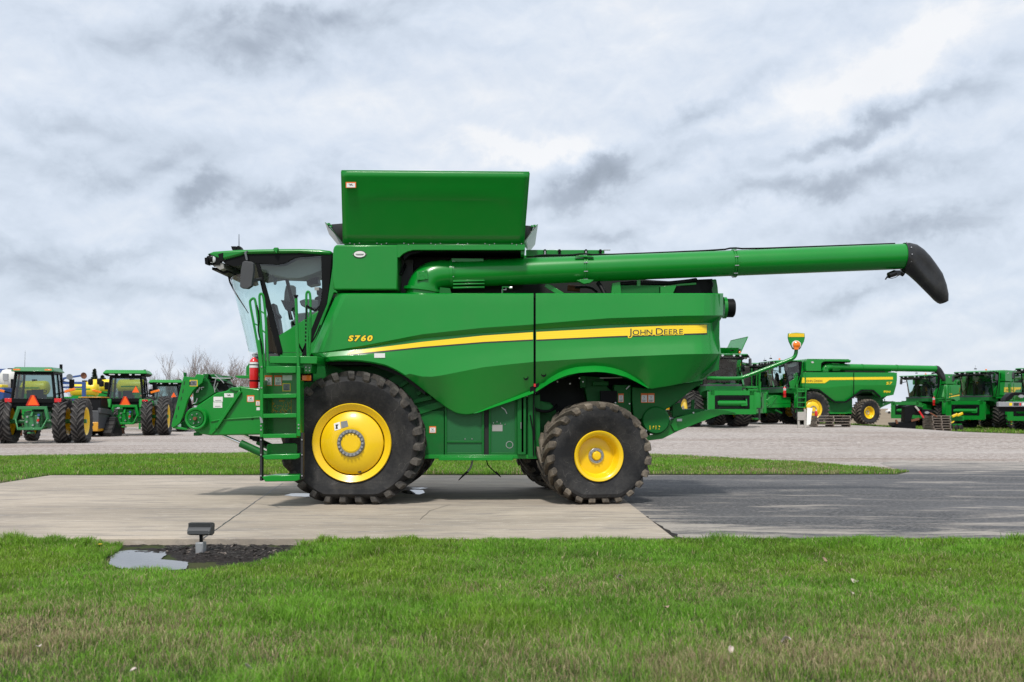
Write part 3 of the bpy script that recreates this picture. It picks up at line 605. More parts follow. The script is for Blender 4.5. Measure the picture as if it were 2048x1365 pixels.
# ---- platform, rails, ladder
pl = sub('ladder_platform', HR)
mb = MB(); mb.px([(539, 713), (634, 713), (634, 728), (539, 727)], -.30, .62); mb.build('platform_beam', 'green', pl, bevel=.008)
mb = MB(); mb.px([(532, 733), (592, 733), (592, 746.5), (532, 746.5)], -.32, .3); mb.px([(606, 728), (624, 728), (622, 746), (608, 746)], -.2, .2); mb.build('platform_support', 'green', pl, bevel=.006)
r_ = .0175
def rail(pts, Y, name='handrail', r=r_):
    mb = MB(); mb.tube(WP(pts, Y), r, 10, 0, 2); return mb.build(name, 'green', pl)
rail([(524, 748), (522, 728), (508, 650), (499.5, 607), (500.5, 601), (507, 596), (511, 601), (516, 640), (529, 720)], -.28)
rail([(529, 738), (527.5, 716), (522, 650), (518.8, 600), (519, 590), (523, 586.5), (528, 595), (533, 660), (536, 735)], -.28)
mb = MB(); 
for a, b in (((520, 622), (530, 628)), ((523, 660), (533, 668)), ((509, 648), (518, 652)), ((513, 680), (524, 686))): mb.bar(W(*a, -.28), W(*b, -.28), .014, .02)
mb.build('rail_rung', 'green', pl)
rail([(592, 594), (594, 660), (597, 740), (597, 838)], -.33, r=.021)
mb = MB(); c = W(592, 593, -.33); mb.lathe([(0, .02), (.03, .018), (.034, .004), (.022, -.012), (0, -.012)], c, (0, 0, 1), 16); mb.cyl(c+Vector((0, 0, -.03)), c, .022, .022, 12); mb.build('rail_cap', 'black', pl)
rail([(617, 748), (616, 720), (613.5, 640), (612.3, 592), (613.5, 585), (617, 583), (621, 590), (621, 640), (619.5, 690), (617.5, 716)], -.1)
rail([(610, 748), (610, 715)], -.1)
mb = MB(); 
for k in range(46):            # slack safety chains
    t = k/45; pts = [(654, 586), (646, 608), (630, 622), (613, 612), (612, 640), (611, 690), (605, 704), (598, 690)] 
    s = t*7; i = min(6, int(s)); f = s-i; x = pts[i][0]+(pts[i+1][0]-pts[i][0])*f; y = pts[i][1]+(pts[i+1][1]-pts[i][1])*f
    p = W(x, y, .1-.4*min(1, t*2)); mb.hexa([p+Vector(q) for q in ((-.010, -.006, -.016), (.010, -.006, -.016), (.010, .006, -.016), (-.010, .006, -.016), (-.010, -.006, .016), (.010, -.006, .016), (.010, .006, .016), (-.010, .006, .016))])
for k in range(24):
    t = k/23; x = 640+(613-640)*t; y = 652+36*t+10*math.sin(math.pi*t); p = W(x, y, .0-.1*t); mb.box(p.x-.01, p.x+.01, p.y-.006, p.y+.006, p.z-.013, p.z+.013)
for k in range(30):
    t = k/29; x = 514+(523-514)*t+2*math.sin(t*9); y = 612+95*t; p = W(x, y, -.30); mb.box(p.x-.008, p.x+.008, p.y-.006, p.y+.006, p.z-.018, p.z+.010)
mb.build('safety_chain', 'black', pl)
lad = sub('ladder', HR); YL0, YL1 = -.36, -.04
mb = MB(); mb.px([(512, 680), (519, 680), (526, 738), (526, 875), (519.5, 875), (519.5, 740)], YL0, YL0+.05); mb.px([(519.5, 780), (526, 760), (526, 875), (519.5, 875)], YL0+.05, YL1); mb.build('stringer', 'green', lad, bevel=.006)
mb = MB(); mb.px([(593, 733), (600, 733), (601, 873), (593, 873)], YL0, YL0+.05); mb.px([(594, 780), (600, 760), (600, 873), (594, 873)], YL0+.05, YL1); mb.build('stringer', 'green', lad, bevel=.006)
for y in (788, 827.5, 868):
    mb = MB(); mb.px([(526, y+.6), (593, y-.4), (593, y+8), (526, y+9)], YL0-.01, YL1); mb.build('step', 'green', lad, bevel=.006)
mb = MB(); mb.px([(525.5, 748), (593, 747), (593, 874), (525.5, 876)], YL1-.02, YL1); mb.build('riser', 'green', lad)
for x0, x1, y0, y1 in ((524, 599, 909, 920), (524, 599, 951, 964)):
    mb = MB(); mb.px([(x0, y0+3), (x0+20, y0), (x1, y0-1), (x1, y1-4), (x1-8, y1-1), (x0+6, y1)], YL0-.02, YL1-.02); mb.build('step', 'green', lad, bevel=.01)
mb = MB(); mb.px([(534, 890), (540, 888), (590, 887), (594, 890), (594, 908), (532, 912)], YL1-.03, YL1-.01); mb.build('kick_plate', 'green', lad, bevel=.006)
mb = MB(); mb.pxbox(519.5, 524, 874, 962, YL0+.02, YL0+.12); mb.pxbox(601.5, 606, 866, 958, YL0+.02, YL0+.12); mb.build('step_strap', 'rubber_flap', lad, bevel=.003)
mb = MB()
for x in (521.8, 603.8):
    for y in (880, 910, 952): mb.cyl(W(x, y, YL0+.02), W(x, y, YL0+.005), .012, .01, 8)
for x, y in ((522, 852), (522, 860), (597, 850), (597, 857), (523, 776), (523, 734)): mb.cyl(W(x, y, YL0), W(x, y, YL0-.014), .013, .011, 10)
for x, y in ((612, 735), (612, 741), (619, 736), (619, 742)): mb.cyl(W(x, y, -.2), W(x, y, -.215), .010, .009, 8)
mb.px([(519, 833), (524, 838), (526, 846), (521, 847)], YL0-.03, YL0); mb.build('ladder_bolts', 'steel', lad)
sticker(lad, 529.5, 544.5, 751, 772, YL1-.024, 'orange', 2); sticker(lad, 548.5, 564, 751, 772, YL1-.024, 'orange', 2); sticker(lad, 565, 584, 751, 761, YL1-.024, 'white', 0, fig=False); sticker(lad, 565, 581, 767, 783, YL1-.024, 'stripe', 2, body='hub_grey')
mb = MB(); r = random.Random(3)
mb.pxbox(558, 569, 801, 803.4, YL1-.0235, YL1-.018)
for i in range(60):
    x = 545+r.random()*36; y = 804+r.random()*21; w = r.random()*5; h = .6+r.random()*.9
    if r.random() < .4: w, h = .8, 2+r.random()*4
    mb.pxbox(x, min(582, x+w), y, min(827, y+h), YL1-.0235, YL1-.018)
for x in (544, 582): mb.pxbox(x, x+.8, 800, 826, YL1-.0235, YL1-.018)
mb.build('service_diagram', 'yellow_dull', lad, sharp=None)
# orange marker lamp
mb = MB(); mb.pxbox(600.5, 624.5, 747.5, 764.5, .02, .10); o = mb.build('lamp_box', 'black', HR, bevel=.008); mb = MB(); mb.pxbox(603.5, 622, 750.5, 761.8, .005, .03); mb.build('marker_lens', 'amber', o, bevel=.008)
# ---- feeder house
fh = sub('feeder_house', HR); YF = 1.05
mb = MB(); mb.px([(392, 813), (407, 803), (420, 794), (432.6, 786), (452, 782), (462, 776), (481, 773), (520, 778), (600, 790), (600, 868), (518, 870), (422, 871.5), (397, 868), (388, 862)], YF, 2.45); mb.build('feeder_housing', 'green', fh, bevel=.02)
mb = MB(); mb.bar(W(481.5, 783, YF-.02), W(432.5, 857, YF-.02), .05, .07, (0, 1, 0)); mb.px([(420, 842), (440, 838), (520, 833), (600, 830), (600, 833), (520, 836.5), (440, 841.5), (421, 845)], YF-.018, YF); mb.px([(431, 857), (438, 852), (432, 861), (422, 871), (421, 864)], YF-.02, YF); mb.px([(457, 777), (480, 773.5), (481, 783), (470, 783)], YF-.03, YF); mb.build('housing_rib', 'green', fh, bevel=.012)
mb = MB(); c = W(391.5, 837.5, YF-.10); mb.lathe([(0, .02), (.115, .02), (.125, .0), (.14, -.01), (.16, -.01), (.172, .01), (.176, .14), (0, .14)], c, (0, 1, 0), 36); o_d = mb.build('drum_cover', 'green', fh, sharp=40)
mb = MB(); mb.lathe([(0, -.012), (.118, -.012), (.118, .02), (0, .02)], c, (0, 1, 0), 32); o_dd = mb.build('drum_pulley', 'green_under', o_d)
mb = MB()
for i in range(6):
    a = i*math.pi/3+.2; p = c+Vector((.075*math.cos(a), -.012, .075*math.sin(a))); mb.cyl(p, p+Vector((0, -.016, 0)), .011, .009, 8)
mb.build('pulley_bolts', 'steel', o_d); mb = MB(); mb.cyl(c+Vector((0, -.005, 0)), c+Vector((0, -.06, 0)), .028, .026, 10); mb.build('drive_shaft', 'rust', o_d)
mb = MB(); mb.px([(367, 753), (389, 755), (393.5, 748.5), (409.5, 750), (404.5, 766), (395, 773), (386, 782), (375.5, 800), (366, 832), (360, 846), (353, 852), (345, 856), (342.5, 853), (344, 845)], .98, 1.04); mb.px([(344, 846), (355, 853), (375, 858), (372, 861), (345, 857)], 1.0, 1.3); mb.build('header_frame', 'green', fh, bevel=.006)
mb = MB(); mb.px([(362, 846), (372, 838), (374, 860), (362, 858)], 1.1, 2.4); mb.px([(366.5, 745), (371, 746), (371, 753), (367, 753)], .98, 1.05); mb.px([(386, 785), (410, 752), (432, 785), (405, 803), (388, 812)], 1.1, 2.4); mb.px([(387, 866), (399, 863), (399, 872), (387, 872)], 1.05, 1.2); mb.pxbox(406, 416, 748, 757, 1.15, 2.4); mb.build('front_frame', 'green_under', fh, bevel=.006)
for k, (x, y) in enumerate(((370, 764), (367.5, 780), (363.5, 797), (358, 818), (353.5, 835))): pass
mb = MB(); 
for (x, y) in ((369, 766), (366.5, 782), (363, 797), (357.5, 816), (353, 833)): mb.bar(W(x, y-3, .978), W(x-1.2, y+4, .978), .010, .006, (0, 1, 0))
mb.px([(378, 765), (381, 763.5), (381, 770), (379, 771)], .97, .99); mb.build('frame_slots', 'decal_black', fh)
sticker(fh, 379.5, 395, 760.5, 773, .978, 'stripe', 1, body='hub_grey')
sticker(fh, 427, 445.5, 794, 804, YF-.002, 'white', 1, fig=False); sticker(fh, 426.5, 444.5, 805, 816, YF-.002, 'white', 1, fig=False); sticker(fh, 448.5, 467, 787, 795, YF-.002, 'white', 0); sticker(fh, 494, 508.5, 791, 804.5, YF-.002, 'orange', 1); sticker(fh, 511.5, 520, 801, 812, YF-.002, 'orange', 1); sticker(fh, 513, 519.5, 815, 821, YF-.002, 'white', 0, fig=False)
mb = MB(); mb.px([(435, 764), (452, 767), (457, 776), (454, 783), (438, 782), (434, 776)], 1.15, 1.35); mb.px([(400, 752), (420, 750), (424, 756), (404, 760)], 1.2, 1.5); mb.cyl(W(505, 836.5, YF+.01), W(505, 836.5, YF-.008), .025, .025, 14)
for P in ([(404, 772), (415, 765), (428, 763), (440, 765)], [(396, 785), (410, 772), (425, 770), (436, 772)], [(440, 763), (455, 767), (470, 774)], [(392, 800), (400, 780), (416, 768), (430, 766)], [(452, 768), (462, 770), (475, 776)], [(408, 752), (406, 775), (398, 790)], [(384, 812), (400, 798), (415, 788)]): mb.tube([W(x, y, 1.1+random.random()*.15) for x, y in P], .012, 7, 0, 2)
mb.build('hydraulic_hose', 'black', fh, bevel=0)
mb = MB()
for P in ([(424, 756), (434, 757), (462, 757)], [(430, 750), (444, 762), (448, 767)], [(432, 758), (428, 774), (430, 785)], [(400, 775), (396, 785), (393, 786), (396, 780)], [(386, 808), (392, 806), (395, 797)], [(404, 780), (402, 776), (408, 775)], [(436, 766), (430, 780)]): mb.tube([W(x, y, 1.06) for x, y in P], .009, 7)
mb.build('hydraulic_pipe', 'steel', fh)
mb = MB(); mb.px([(412, 751), (428, 748), (440, 757), (446, 762), (440, 764), (425, 757)], 1.2, 1.5); mb.px([(430, 757), (452, 752), (458, 755), (440, 762)], 1.5, 1.8); mb.build('valve_block', 'green_under', fh, bevel=.006)
for k, Yq in ((0, 1.15), (1, 2.2)):
    mb = MB(); mb.cyl(W(444, 870.5, 1.15)+Vector((0, Yq-1.15, 0)), W(484, 888, 1.15)+Vector((0, Yq-1.15, 0)), .024, .024, 12); mb.build('lift_rod', 'chrome', fh)
    mb = MB(); a, b = W(481, 887, 1.15), W(535, 912, 1.15); mb.cyl(a+Vector((0, Yq-1.15, 0)), b+Vector((0, Yq-1.15, 0)), .06, .06, 16); mb.build('lift_cylinder', 'green_under', fh)
mb = MB(); mb.tube([W(500, 875, 1.2), W(520, 880, 1.2), W(530, 890, 1.2), W(545, 893, 1.3)], .03, 8, 0, 1); mb.px([(503, 873), (515, 874), (516, 884), (505, 882)], 1.15, 1.3); mb.build('cylinder_hose', 'black', fh)
mb = MB(); mb.px([(468, 752), (500, 750.5), (500, 757), (476, 757)], 1.0, 2.5); mb.px([(492, 735), (500, 724), (500, 752), (492, 752)], 1.5, 2.5); mb.build('front_walkway', 'green', HR, bevel=.005)
# ---- lower side structure between the wheels
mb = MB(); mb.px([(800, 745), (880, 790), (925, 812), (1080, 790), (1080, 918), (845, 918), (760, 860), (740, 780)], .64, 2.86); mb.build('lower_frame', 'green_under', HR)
mb = MB(); mb.pxbox(842, 888, 822, 912, .58, .64); mb.build('side_plate', 'green_under', HR, bevel=.004)
mb = MB(); mb.px([(826, 819), (888, 800), (893, 812), (828, 833)], .55, .64); mb.px([(826, 800), (862, 791), (864, 799), (828, 808)], .55, .62); mb.bar(W(834, 790, .6), W(868, 760, .6), .05, .05); mb.bar(W(760, 800, .62), W(850, 740, .62), .08, .05); mb.build('brace', 'green_under', HR, bevel=.004)
for x0, x1, y0 in ((889.5, 968, 800), (977.5, 1034, 800)):
    mb = MB(); w = 4.2
    mb.pxbox(x0, x0+w, y0, 912, .555, .60); mb.pxbox(x1-w, x1, y0, 912, .555, .60); mb.pxbox(x0+w, x1-w, 905.5, 912, .556, .60)
    if x0 < 900: mb.pxbox(x0+w, x1-w, 882, 886, .557, .60)
    o = mb.build('service_door', 'green_under', HR, bevel=.004); mb = MB(); mb.pxbox(x0+w, x1-w, y0, 905.5, .575, .59); mb.build('screen', 'mesh', o)
mb = MB(); mb.pxbox(968, 977.5, 800, 912, .59, .63); mb.pxbox(1043, 1047, 790, 905, .5, .55); mb.build('door_gap', 'dark', HR)
mb = MB(); mb.pxbox(1034.5, 1052, 788, 910, .50, .62); mb.pxbox(1056, 1070, 784, 915, .54, .62); mb.build('post', 'green_under', HR, bevel=.006)
mb = MB(); mb.px([(840, 910), (1070, 910), (1072, 918), (840, 918)], .55, 1.2); mb.pxbox(877, 1026, 914, 921.5, .45, .55); mb.build('sill_beam', 'green', HR, bevel=.006)
sticker(HR, 858.5, 872, 853, 866.5, .577, 'orange', 1, name='warning_decal'); sticker(HR, 984.5, 1005, 850, 863, .573, 'grey_trim', 0, name='plate_decal', body='grey_trim', fig=False)
mb = MB()
for x, y in ((930, 877), (944, 877), (987, 845), (994, 843), (1001, 846), (1010, 848)): mb.cyl(W(x, y, .572), W(x, y+2.5, .572), .008, .008, 6)
mb.tube([W(1003, 815, .572), W(1010, 820, .572), W(1014, 828, .572)], .008, 6); mb.lathe([(.045, 0), (.055, 0), (.055, .01), (.045, .01)], W(1019, 890, .57), (0, 1, 0), 16); mb.tube([W(1042, 845, .49), W(1042, 858, .49)], .006, 6); mb.build('fittings', 'steel', HR)
mb = MB(); mb.tube([W(945, 921, .7), W(942, 935, .7), W(934, 945, .68)], .016, 7, 0, 2); mb.build('hanging_pipe', 'hub_grey', HR); mb = MB(); mb.tube([W(935, 944, .68), W(926, 952, .66), W(917, 961, .66)], [.018, .014, .006], 7); mb.tube([W(973, 921, .8), W(976, 932, .8), W(988, 943, .8), W(1000, 953, .8)], .009, 6, 0, 1); mb.tube([W(992, 944, .8), W(1002, 955, .8)], [.014, .005], 6); mb.build('hanging_cable', 'black', HR)
# rear wheel bay
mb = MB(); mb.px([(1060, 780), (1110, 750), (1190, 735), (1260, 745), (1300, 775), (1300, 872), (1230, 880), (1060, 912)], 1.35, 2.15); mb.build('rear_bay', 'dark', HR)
mb = MB(); mb.px([(1165, 752), (1205, 755), (1215, 775), (1235, 790), (1240, 830), (1180, 830), (1170, 780)], 1.0, 1.36); mb.pxbox(1160, 1172, 752, 776, .9, 1.0); mb.pxbox(1185, 1217, 763, 772, .92, 1.0); mb.pxbox(1228, 1262, 770, 840, .86, 1.3); mb.px([(1072, 860), (1074, 802), (1100, 805), (1112, 820), (1110, 880), (1072, 905)], .9, 1.4); mb.px([(1064, 800), (1085, 803), (1106, 812), (1100, 825), (1080, 820), (1066, 818)], .7, .9); mb.build('bay_bracket', 'green_under', HR, bevel=.008)
mb = MB(); mb.pxbox(1201, 1234, 782, 806, .84, .95); mb.tube([W(1064, 812, .6), W(1075, 822, .62), (W(1100, 824, .62)), W(1115, 812, .75)], .022, 8, 0, 2); mb.tube([W(1068, 786, .47), W(1067, 830, .5), W(1069, 880, .5)], .012, 6); mb.tube([W(1060, 830, .5), W(1066, 860, .5), W(1067, 912, .5)], .01, 6); mb.build('bay_hose', 'black', HR)
mb = MB()
for x, y in ((1115, 764), (1140, 768), (1159, 757), (1166, 764), (1231, 806), (1259, 808), (1069.5, 777), (1069.5, 787)): mb.cyl(W(x, y, .84), W(x, y, .815), .012, .012, 8)
mb.tube([W(1252, 779, .85), W(1259, 772, .85)], .012, 6); mb.bar(W(1200, 756.5, .88), W(1245, 756, .88), .01, .01); mb.build('bay_fittings', 'steel', HR)
mb = MB(); mb.pxbox(1067.5, 1071.5, 768, 774, .40, .45); mb.build('reflector', 'red', HR)
sticker(HR, 1236.5, 1247.5, 787.5, 805.5, .855, 'orange', 2, name='warning_decal')
mb = MB(); mb.cyl((1.21, .75, .70), (1.21, 2.75, .70), .13, .13, 16); mb.box(1.06, 1.36, 1.3, 2.2, .6, .95); mb.build('rear_axle', 'green_under', HR, bevel=.01)
mb = MB(); mb.cyl((-2.31, .8, .9), (-2.31, 2.7, .9), .2, .2, 20); mb.box(-2.55, -2.05, .95, 1.3, .7, 1.4); mb.box(-2.55, -2.05, 2.2, 2.55, .7, 1.4); mb.build('front_axle', 'green_under', HR, bevel=.01)
# ---- straw discharge at the rear
rd = sub('straw_chopper', HR); YS = .82
mb = MB(); mb.px([(1264, 774), (1300, 778), (1340, 772), (1408, 761), (1404, 766), (1384, 780), (1362, 798), (1340, 815), (1310, 829), (1279, 840), (1267, 838), (1264, 800)], YS, 2.7); mb.build('chute', 'green_under', rd, bevel=.012)
mb = MB(); c = W(1311, 841, YS+.02); mb.lathe([(0, -.06), (.19, -.06), (.205, -.045), (.215, 0), (.215, .25), (0, .25)], c, (0, 1, 0), 40); mb.build('rotor_cover', 'green_under', rd, sharp=40)
mb = MB(); r = random.Random(5)
for i, x in enumerate((1300, 1306, 1312, 1318)):
    for y in range(852, 860, 2): 
        if i == 0 or r.random() < .7: mb.pxbox(x-1, x+.2+r.random()*1.4, y, y+1, YS-.044, YS-.03)
for x in (1307, 1319): mb.cyl(W(x, 853.5, YS-.03), W(x, 853.5, YS-.043), .010, .010, 8)
mb.build('rotor_decal', 'stripe', rd, sharp=None)
mb = MB(); mb.px([(1280, 868), (1300, 871), (1320, 866), (1336, 845), (1350, 836), (1420, 819), (1440, 818.5), (1457, 822), (1472, 826), (1445, 829), (1400, 845), (1357, 862), (1345, 868), (1325, 878), (1293, 882), (1278, 878)], YS+.06, YS+.10); mb.px([(1350, 836), (1357, 862), (1348, 862), (1342, 850)], YS+.02, YS+.06); mb.px([(1440, 823), (1472, 825), (1472, 828), (1440, 829)], YS+.1, 2.6); mb.px([(1330, 850), (1420, 822), (1422, 826), (1332, 856)], YS+.1, 2.6); mb.build('spreader_board', 'green', rd, bevel=.004)
mb = MB(); mb.px([(1340, 822), (1395, 818), (1422, 820), (1420, 828), (1380, 832), (1345, 834)], YS+.2, 2.5); mb.bar(W(1386, 800, 1.2), W(1384, 828, 1.2), .05, .03); mb.px([(1345, 810), (1360, 806), (1368, 830), (1345, 836)], 1.0, 1.3); mb.build('spreader_frame', 'green_under', rd, bevel=.004)
mb = MB(); mb.cyl(W(1387, 826, YS+.05), W(1387, 826, YS+.03), .014, .013, 8); mb.cyl(W(1292, 862, YS-.03), W(1292, 862, YS-.05), .018, .016, 10); mb.pxbox(1354, 1364, 838, 843, YS+.05, YS+.062); mb.build('fasteners', 'steel', rd)
sticker(HR, 1282, 1295, 787, 806, YS-.003, 'orange', 2, name='warning_decal'); sticker(HR, 1295.6, 1309, 787, 806, YS-.003, 'orange', 2, name='warning_decal')
# ---- rear marker arm
ma = sub('marker_arm', HR); YM = .55
mb = MB(); mb.tube(WP([(1414, 756), (1440, 757.5), (1478, 757.5), (1490, 754), (1535, 737), (1578, 720.5), (1588, 716), (1592, 708), (1592.7, 698)], YM), .028, 24, 0, 3); mb.build('arm_tube', 'green', ma)
mb = MB(); mb.px([(1576.5, 667), (1593, 665.8), (1609.5, 667), (1610, 676), (1608, 684), (1601.5, 696), (1600, 699), (1586, 699), (1584, 696), (1578, 684), (1576, 676)], YM-.01, YM+.02); o = mb.build('marker_shield', 'green', ma, bevel=.006)
mb = MB(); mb.px([(1577.5, 667.6), (1593, 666.8), (1608.5, 667.6), (1608.8, 674.4), (1577.2, 674.4)], YM-.014, YM-.008); mb.build('shield_band', 'yellow', o)
mb = MB(); c = W(1592.7, 690.5, YM-.03); mb.lathe([(0, -.01), (.066, -.01), (.068, .02), (0, .02)], c, (0, 1, 0), 24, 0); mb.build('lamp_ring', 'white', o)
mb = MB(); mb.lathe([(0, -.05), (.03, -.046), (.052, -.03), (.056, -.008), (.056, .0)], c, (0, 1, 0), 24); mb.pxbox(1588.5, 1597, 695, 699.5, YM-.07, YM-.02); mb.build('marker_lens', 'amber', o)
mb = MB(); mb.tube(WP([(1583, 694), (1586, 698.5), (1592, 700), (1599, 698.5), (1602, 694)], YM-.02), .006, 6); mb.build('lamp_wire', 'black', o)
# ---- wheels
tf = tyre_mesh(1.045, .82, .545, .885, 27, 'front', lean=.26, lugw=.042)
rf = rim_mesh('rim_front', [(.40, -.16), (.463, -.16), (.472, -.285), (.50, -.30), (.545, -.335), (.563, -.345), (.572, -.335), (.572, -.30), (.55, -.26), (.53, .1)])
df = rim_mesh('disc_front', [(0, -.415), (.12, -.415), (.142, -.405), (.15, -.39), (.20, -.388), (.215, -.392), (.26, -.385), (.33, -.365), (.40, -.335), (.446, -.302), (.453, -.29), (.448, -.26)], sharp=24)
hf = hub_mesh('hub_front', -.39, .198, .143, 20, .0185, .03, ('hub_grey', 'bolt'))
CF = Vector((0, .455-1.75, .885))
def big_wheel(loc, rot):
    w = wheel(HR, loc, rot, tf, rf); d = inst('rim_disc', df, w); inst('hub', hf, w); return w
wn = big_wheel(CF, 0); wf = big_wheel(Vector((0, 1.75-.455, .885)), math.pi); wf.children[0].rotation_euler.y = .06
def wheel_decal(w):
    mb = MB(); O = HR.location+CF
    def q(x, y): p = W(x, y, .085); return p
    pts = [(667, 848), (679, 844), (682, 858), (669.5, 862)]
    def slab(pts, y0, y1, mi):
        a = []
        for x, y in pts:
            p = W(x, y, .08); r = math.hypot(p.x-O.x, p.z-O.z)
            yy = interp([(0, -.415), (.215, -.392), (.26, -.385), (.33, -.365), (.40, -.335), (.448, -.30)], r); a.append(Vector((p.x-O.x, yy-y0, p.z-O.z)))
        b = [Vector((v.x, v.y+.01, v.z)) for v in a]; mb.prism(a, b, mi)
    slab(pts, .006, 0, 0); slab([(681, 844), (694, 841.5), (697, 853), (683, 857)], .006, 0, 1); slab([(670.5, 850), (673, 849), (676, 857), (673.5, 858)], .009, 0, 2); slab([(671, 857), (675, 848.5), (676.5, 849), (672.5, 858)], .009, 0, 2)
    o = bpy.data.objects.new('decal', mb.mesh('decal', ['white', 'hub_grey', 'decal_black'], sharp=None)); COL.objects.link(o); o.parent = w
wheel_decal(wn)
mb = MB(); mb.box(.085, .135, -.318, -.28, -.43, -.385); o = bpy.data.objects.new('valve_slot', mb.mesh('valve_slot', 'decal_black')); COL.objects.link(o); o.parent = wn
tr = tyre_mesh(.797, .74, .35, .69, 23, 'rear', lugmat='lug_rear', lean=.34, lugw=.046, seg=80)
rrm = rim_mesh('rim_rear', [(.0, -.135), (.07, -.135), (.10, -.14), (.235, -.135), (.262, -.13), (.272, -.14), (.285, -.17), (.30, -.26), (.318, -.285), (.345, -.30), (.362, -.305), (.37, -.295), (.37, -.26), (.355, -.22), (.34, .1)])
hr = hub_mesh('hub_rear', -.14, .118, .066, 10, .012, .02, ('steel', 'steel'))
hc = rim_mesh('hub_cap_rear', [(0, -.20), (.05, -.198), (.064, -.185), (.066, -.14)])
ST = -rad(-12)
def rwheel(loc, rot):
    w = wheel(HR, loc, rot, tr, rrm, hr); inst('hub_cap', hc, w); return w
rwheel(Vector((1.21+2.31-.01, .47-1.75, .69)), ST); rwheel(Vector((1.21+2.31-.33, 1.75-.47, .69)), math.pi+ST)
# red extinguisher hung on the front corner of the cab deck
ex = thing('fire_extinguisher', 'red fire extinguisher with white label strapped upright beside the ladder of the nearest harvester', 'fire extinguisher', (W(508, 777, .55).x, .55, W(508, 777, .55).z), 0, 'fire extinguishers')
def extinguisher(root, R=.068, H=.45):
    c = root.location; mb = MB(); mb.lathe([(0, 0), (R*.9, 0), (R, .02), (R, H*.82), (R*.85, H*.91), (R*.4, H*.97), (.02, H), (0, H)], c, (0, 0, 1), 24); mb.build('cylinder', 'red', root, sharp=45)
    mb = MB(); mb.lathe([(R+.002, H*.66), (R+.002, H*.84)], c, (0, 0, 1), 24); mb.build('label', 'white', root)
    mb = MB(); mb.lathe([(R+.004, H*.74), (R+.004, H*.77)], c, (0, 0, 1), 24); mb.lathe([(R+.004, H*.22), (R+.004, H*.26)], c, (0, 0, 1), 24); mb.box(c.x-.02, c.x+.09, c.y-.01, c.y+.08, c.z+H*.2, c.z+H*.28); mb.build('strap', 'black', root)
    mb = MB(); mb.cyl(c+Vector((0, 0, H*.98)), c+Vector((0, 0, H*1.10)), .02, .018, 10); mb.bar(c+Vector((-.03, 0, H*1.08)), c+Vector((.07, 0, H*1.16)), .02, .018); mb.bar(c+Vector((-.03, 0, H*1.05)), c+Vector((.05, 0, H*1.04)), .02, .012); mb.build('valve', 'steel', root)
    mb = MB(); mb.tube([c+Vector((.02, 0, H*1.05)), c+Vector((R+.02, 0, H*.95)), c+Vector((R+.012, 0, H*.5))], .009, 6, 0, 2); mb.build('hose', 'black', root)
extinguisher(ex, .066, .46)
# ================================================================ ground
def sheet(name, outline, z, m, kind='structure', cell=None, hf=None, label=None):
    bm = bmesh.new(); vs = [bm.verts.new((p[0], p[1], 0)) for p in outline]; f = bm.faces.new(vs)
    if f.normal.z < 0 or f.calc_area() and (bm.normal_update() or f.normal.z < 0): f.normal_flip()
    bmesh.ops.triangulate(bm, faces=bm.faces[:])
    if cell:
        for _ in range(7):
            es = [e for e in bm.edges if e.calc_length() > cell]
            if not es: break
            bmesh.ops.subdivide_edges(bm, edges=es, cuts=1); bmesh.ops.triangulate(bm, faces=[f for f in bm.faces if len(f.verts) > 3])
    for v in bm.verts: v.co.z = z+(hf(v.co.x, v.co.y) if hf else 0)
    me = bpy.data.meshes.new(name); bm.to_mesh(me); bm.free(); me.materials.append(MT[m] if isinstance(m, str) else m)
    me.polygons.foreach_set('use_smooth', [True]*len(me.polygons))
    o = bpy.data.objects.new(name, me); COL.objects.link(o); return tag(o, label, None, None, kind)
def ground_mat(name, fn, rough=.9):
    m, nt, b = nt_new(name); setin(b, Roughness=rough); b.inputs['Specular IOR Level'].default_value = .25
    fn(nt, b, lambda sx=1, sy=1: objvec(nt, (sx, sy, 1))); return m
def concrete(nt, b, v):
    f1 = noise(nt, .55, 7, .62, v(.5, 1.4), .6); f2 = noise(nt, 2.2, 6, .7, v(.35, 2.2), .8); f3 = noise(nt, 60, 3, .6, v()); f4 = noise(nt, 9, 5, .7, v(.25, 2.0), 1.5)
    c = ramp(nt, f1, [(.3, (.265, .228, .185)), (.62, (.44, .378, .305))])
    c = mixc(nt, math_(nt, 'MULTIPLY', math_(nt, 'SUBTRACT', f2, .49, clamp=True), 5.5, clamp=True), c, (.225, .205, .185))
    c = mixc(nt, math_(nt, 'MULTIPLY', math_(nt, 'SUBTRACT', f4, .55, clamp=True), 6, clamp=True), c, (.56, .50, .43))
    c = mixc(nt, math_(nt, 'MULTIPLY', math_(nt, 'SUBTRACT', f3, .48, clamp=True), 1.0, clamp=True), c, (.17, .15, .13))
    nt.links.new(c, b.inputs['Base Color']); bump(nt, b, f3, .25, .003)
MT['concrete'] = ground_mat('broom_finished_concrete', concrete)
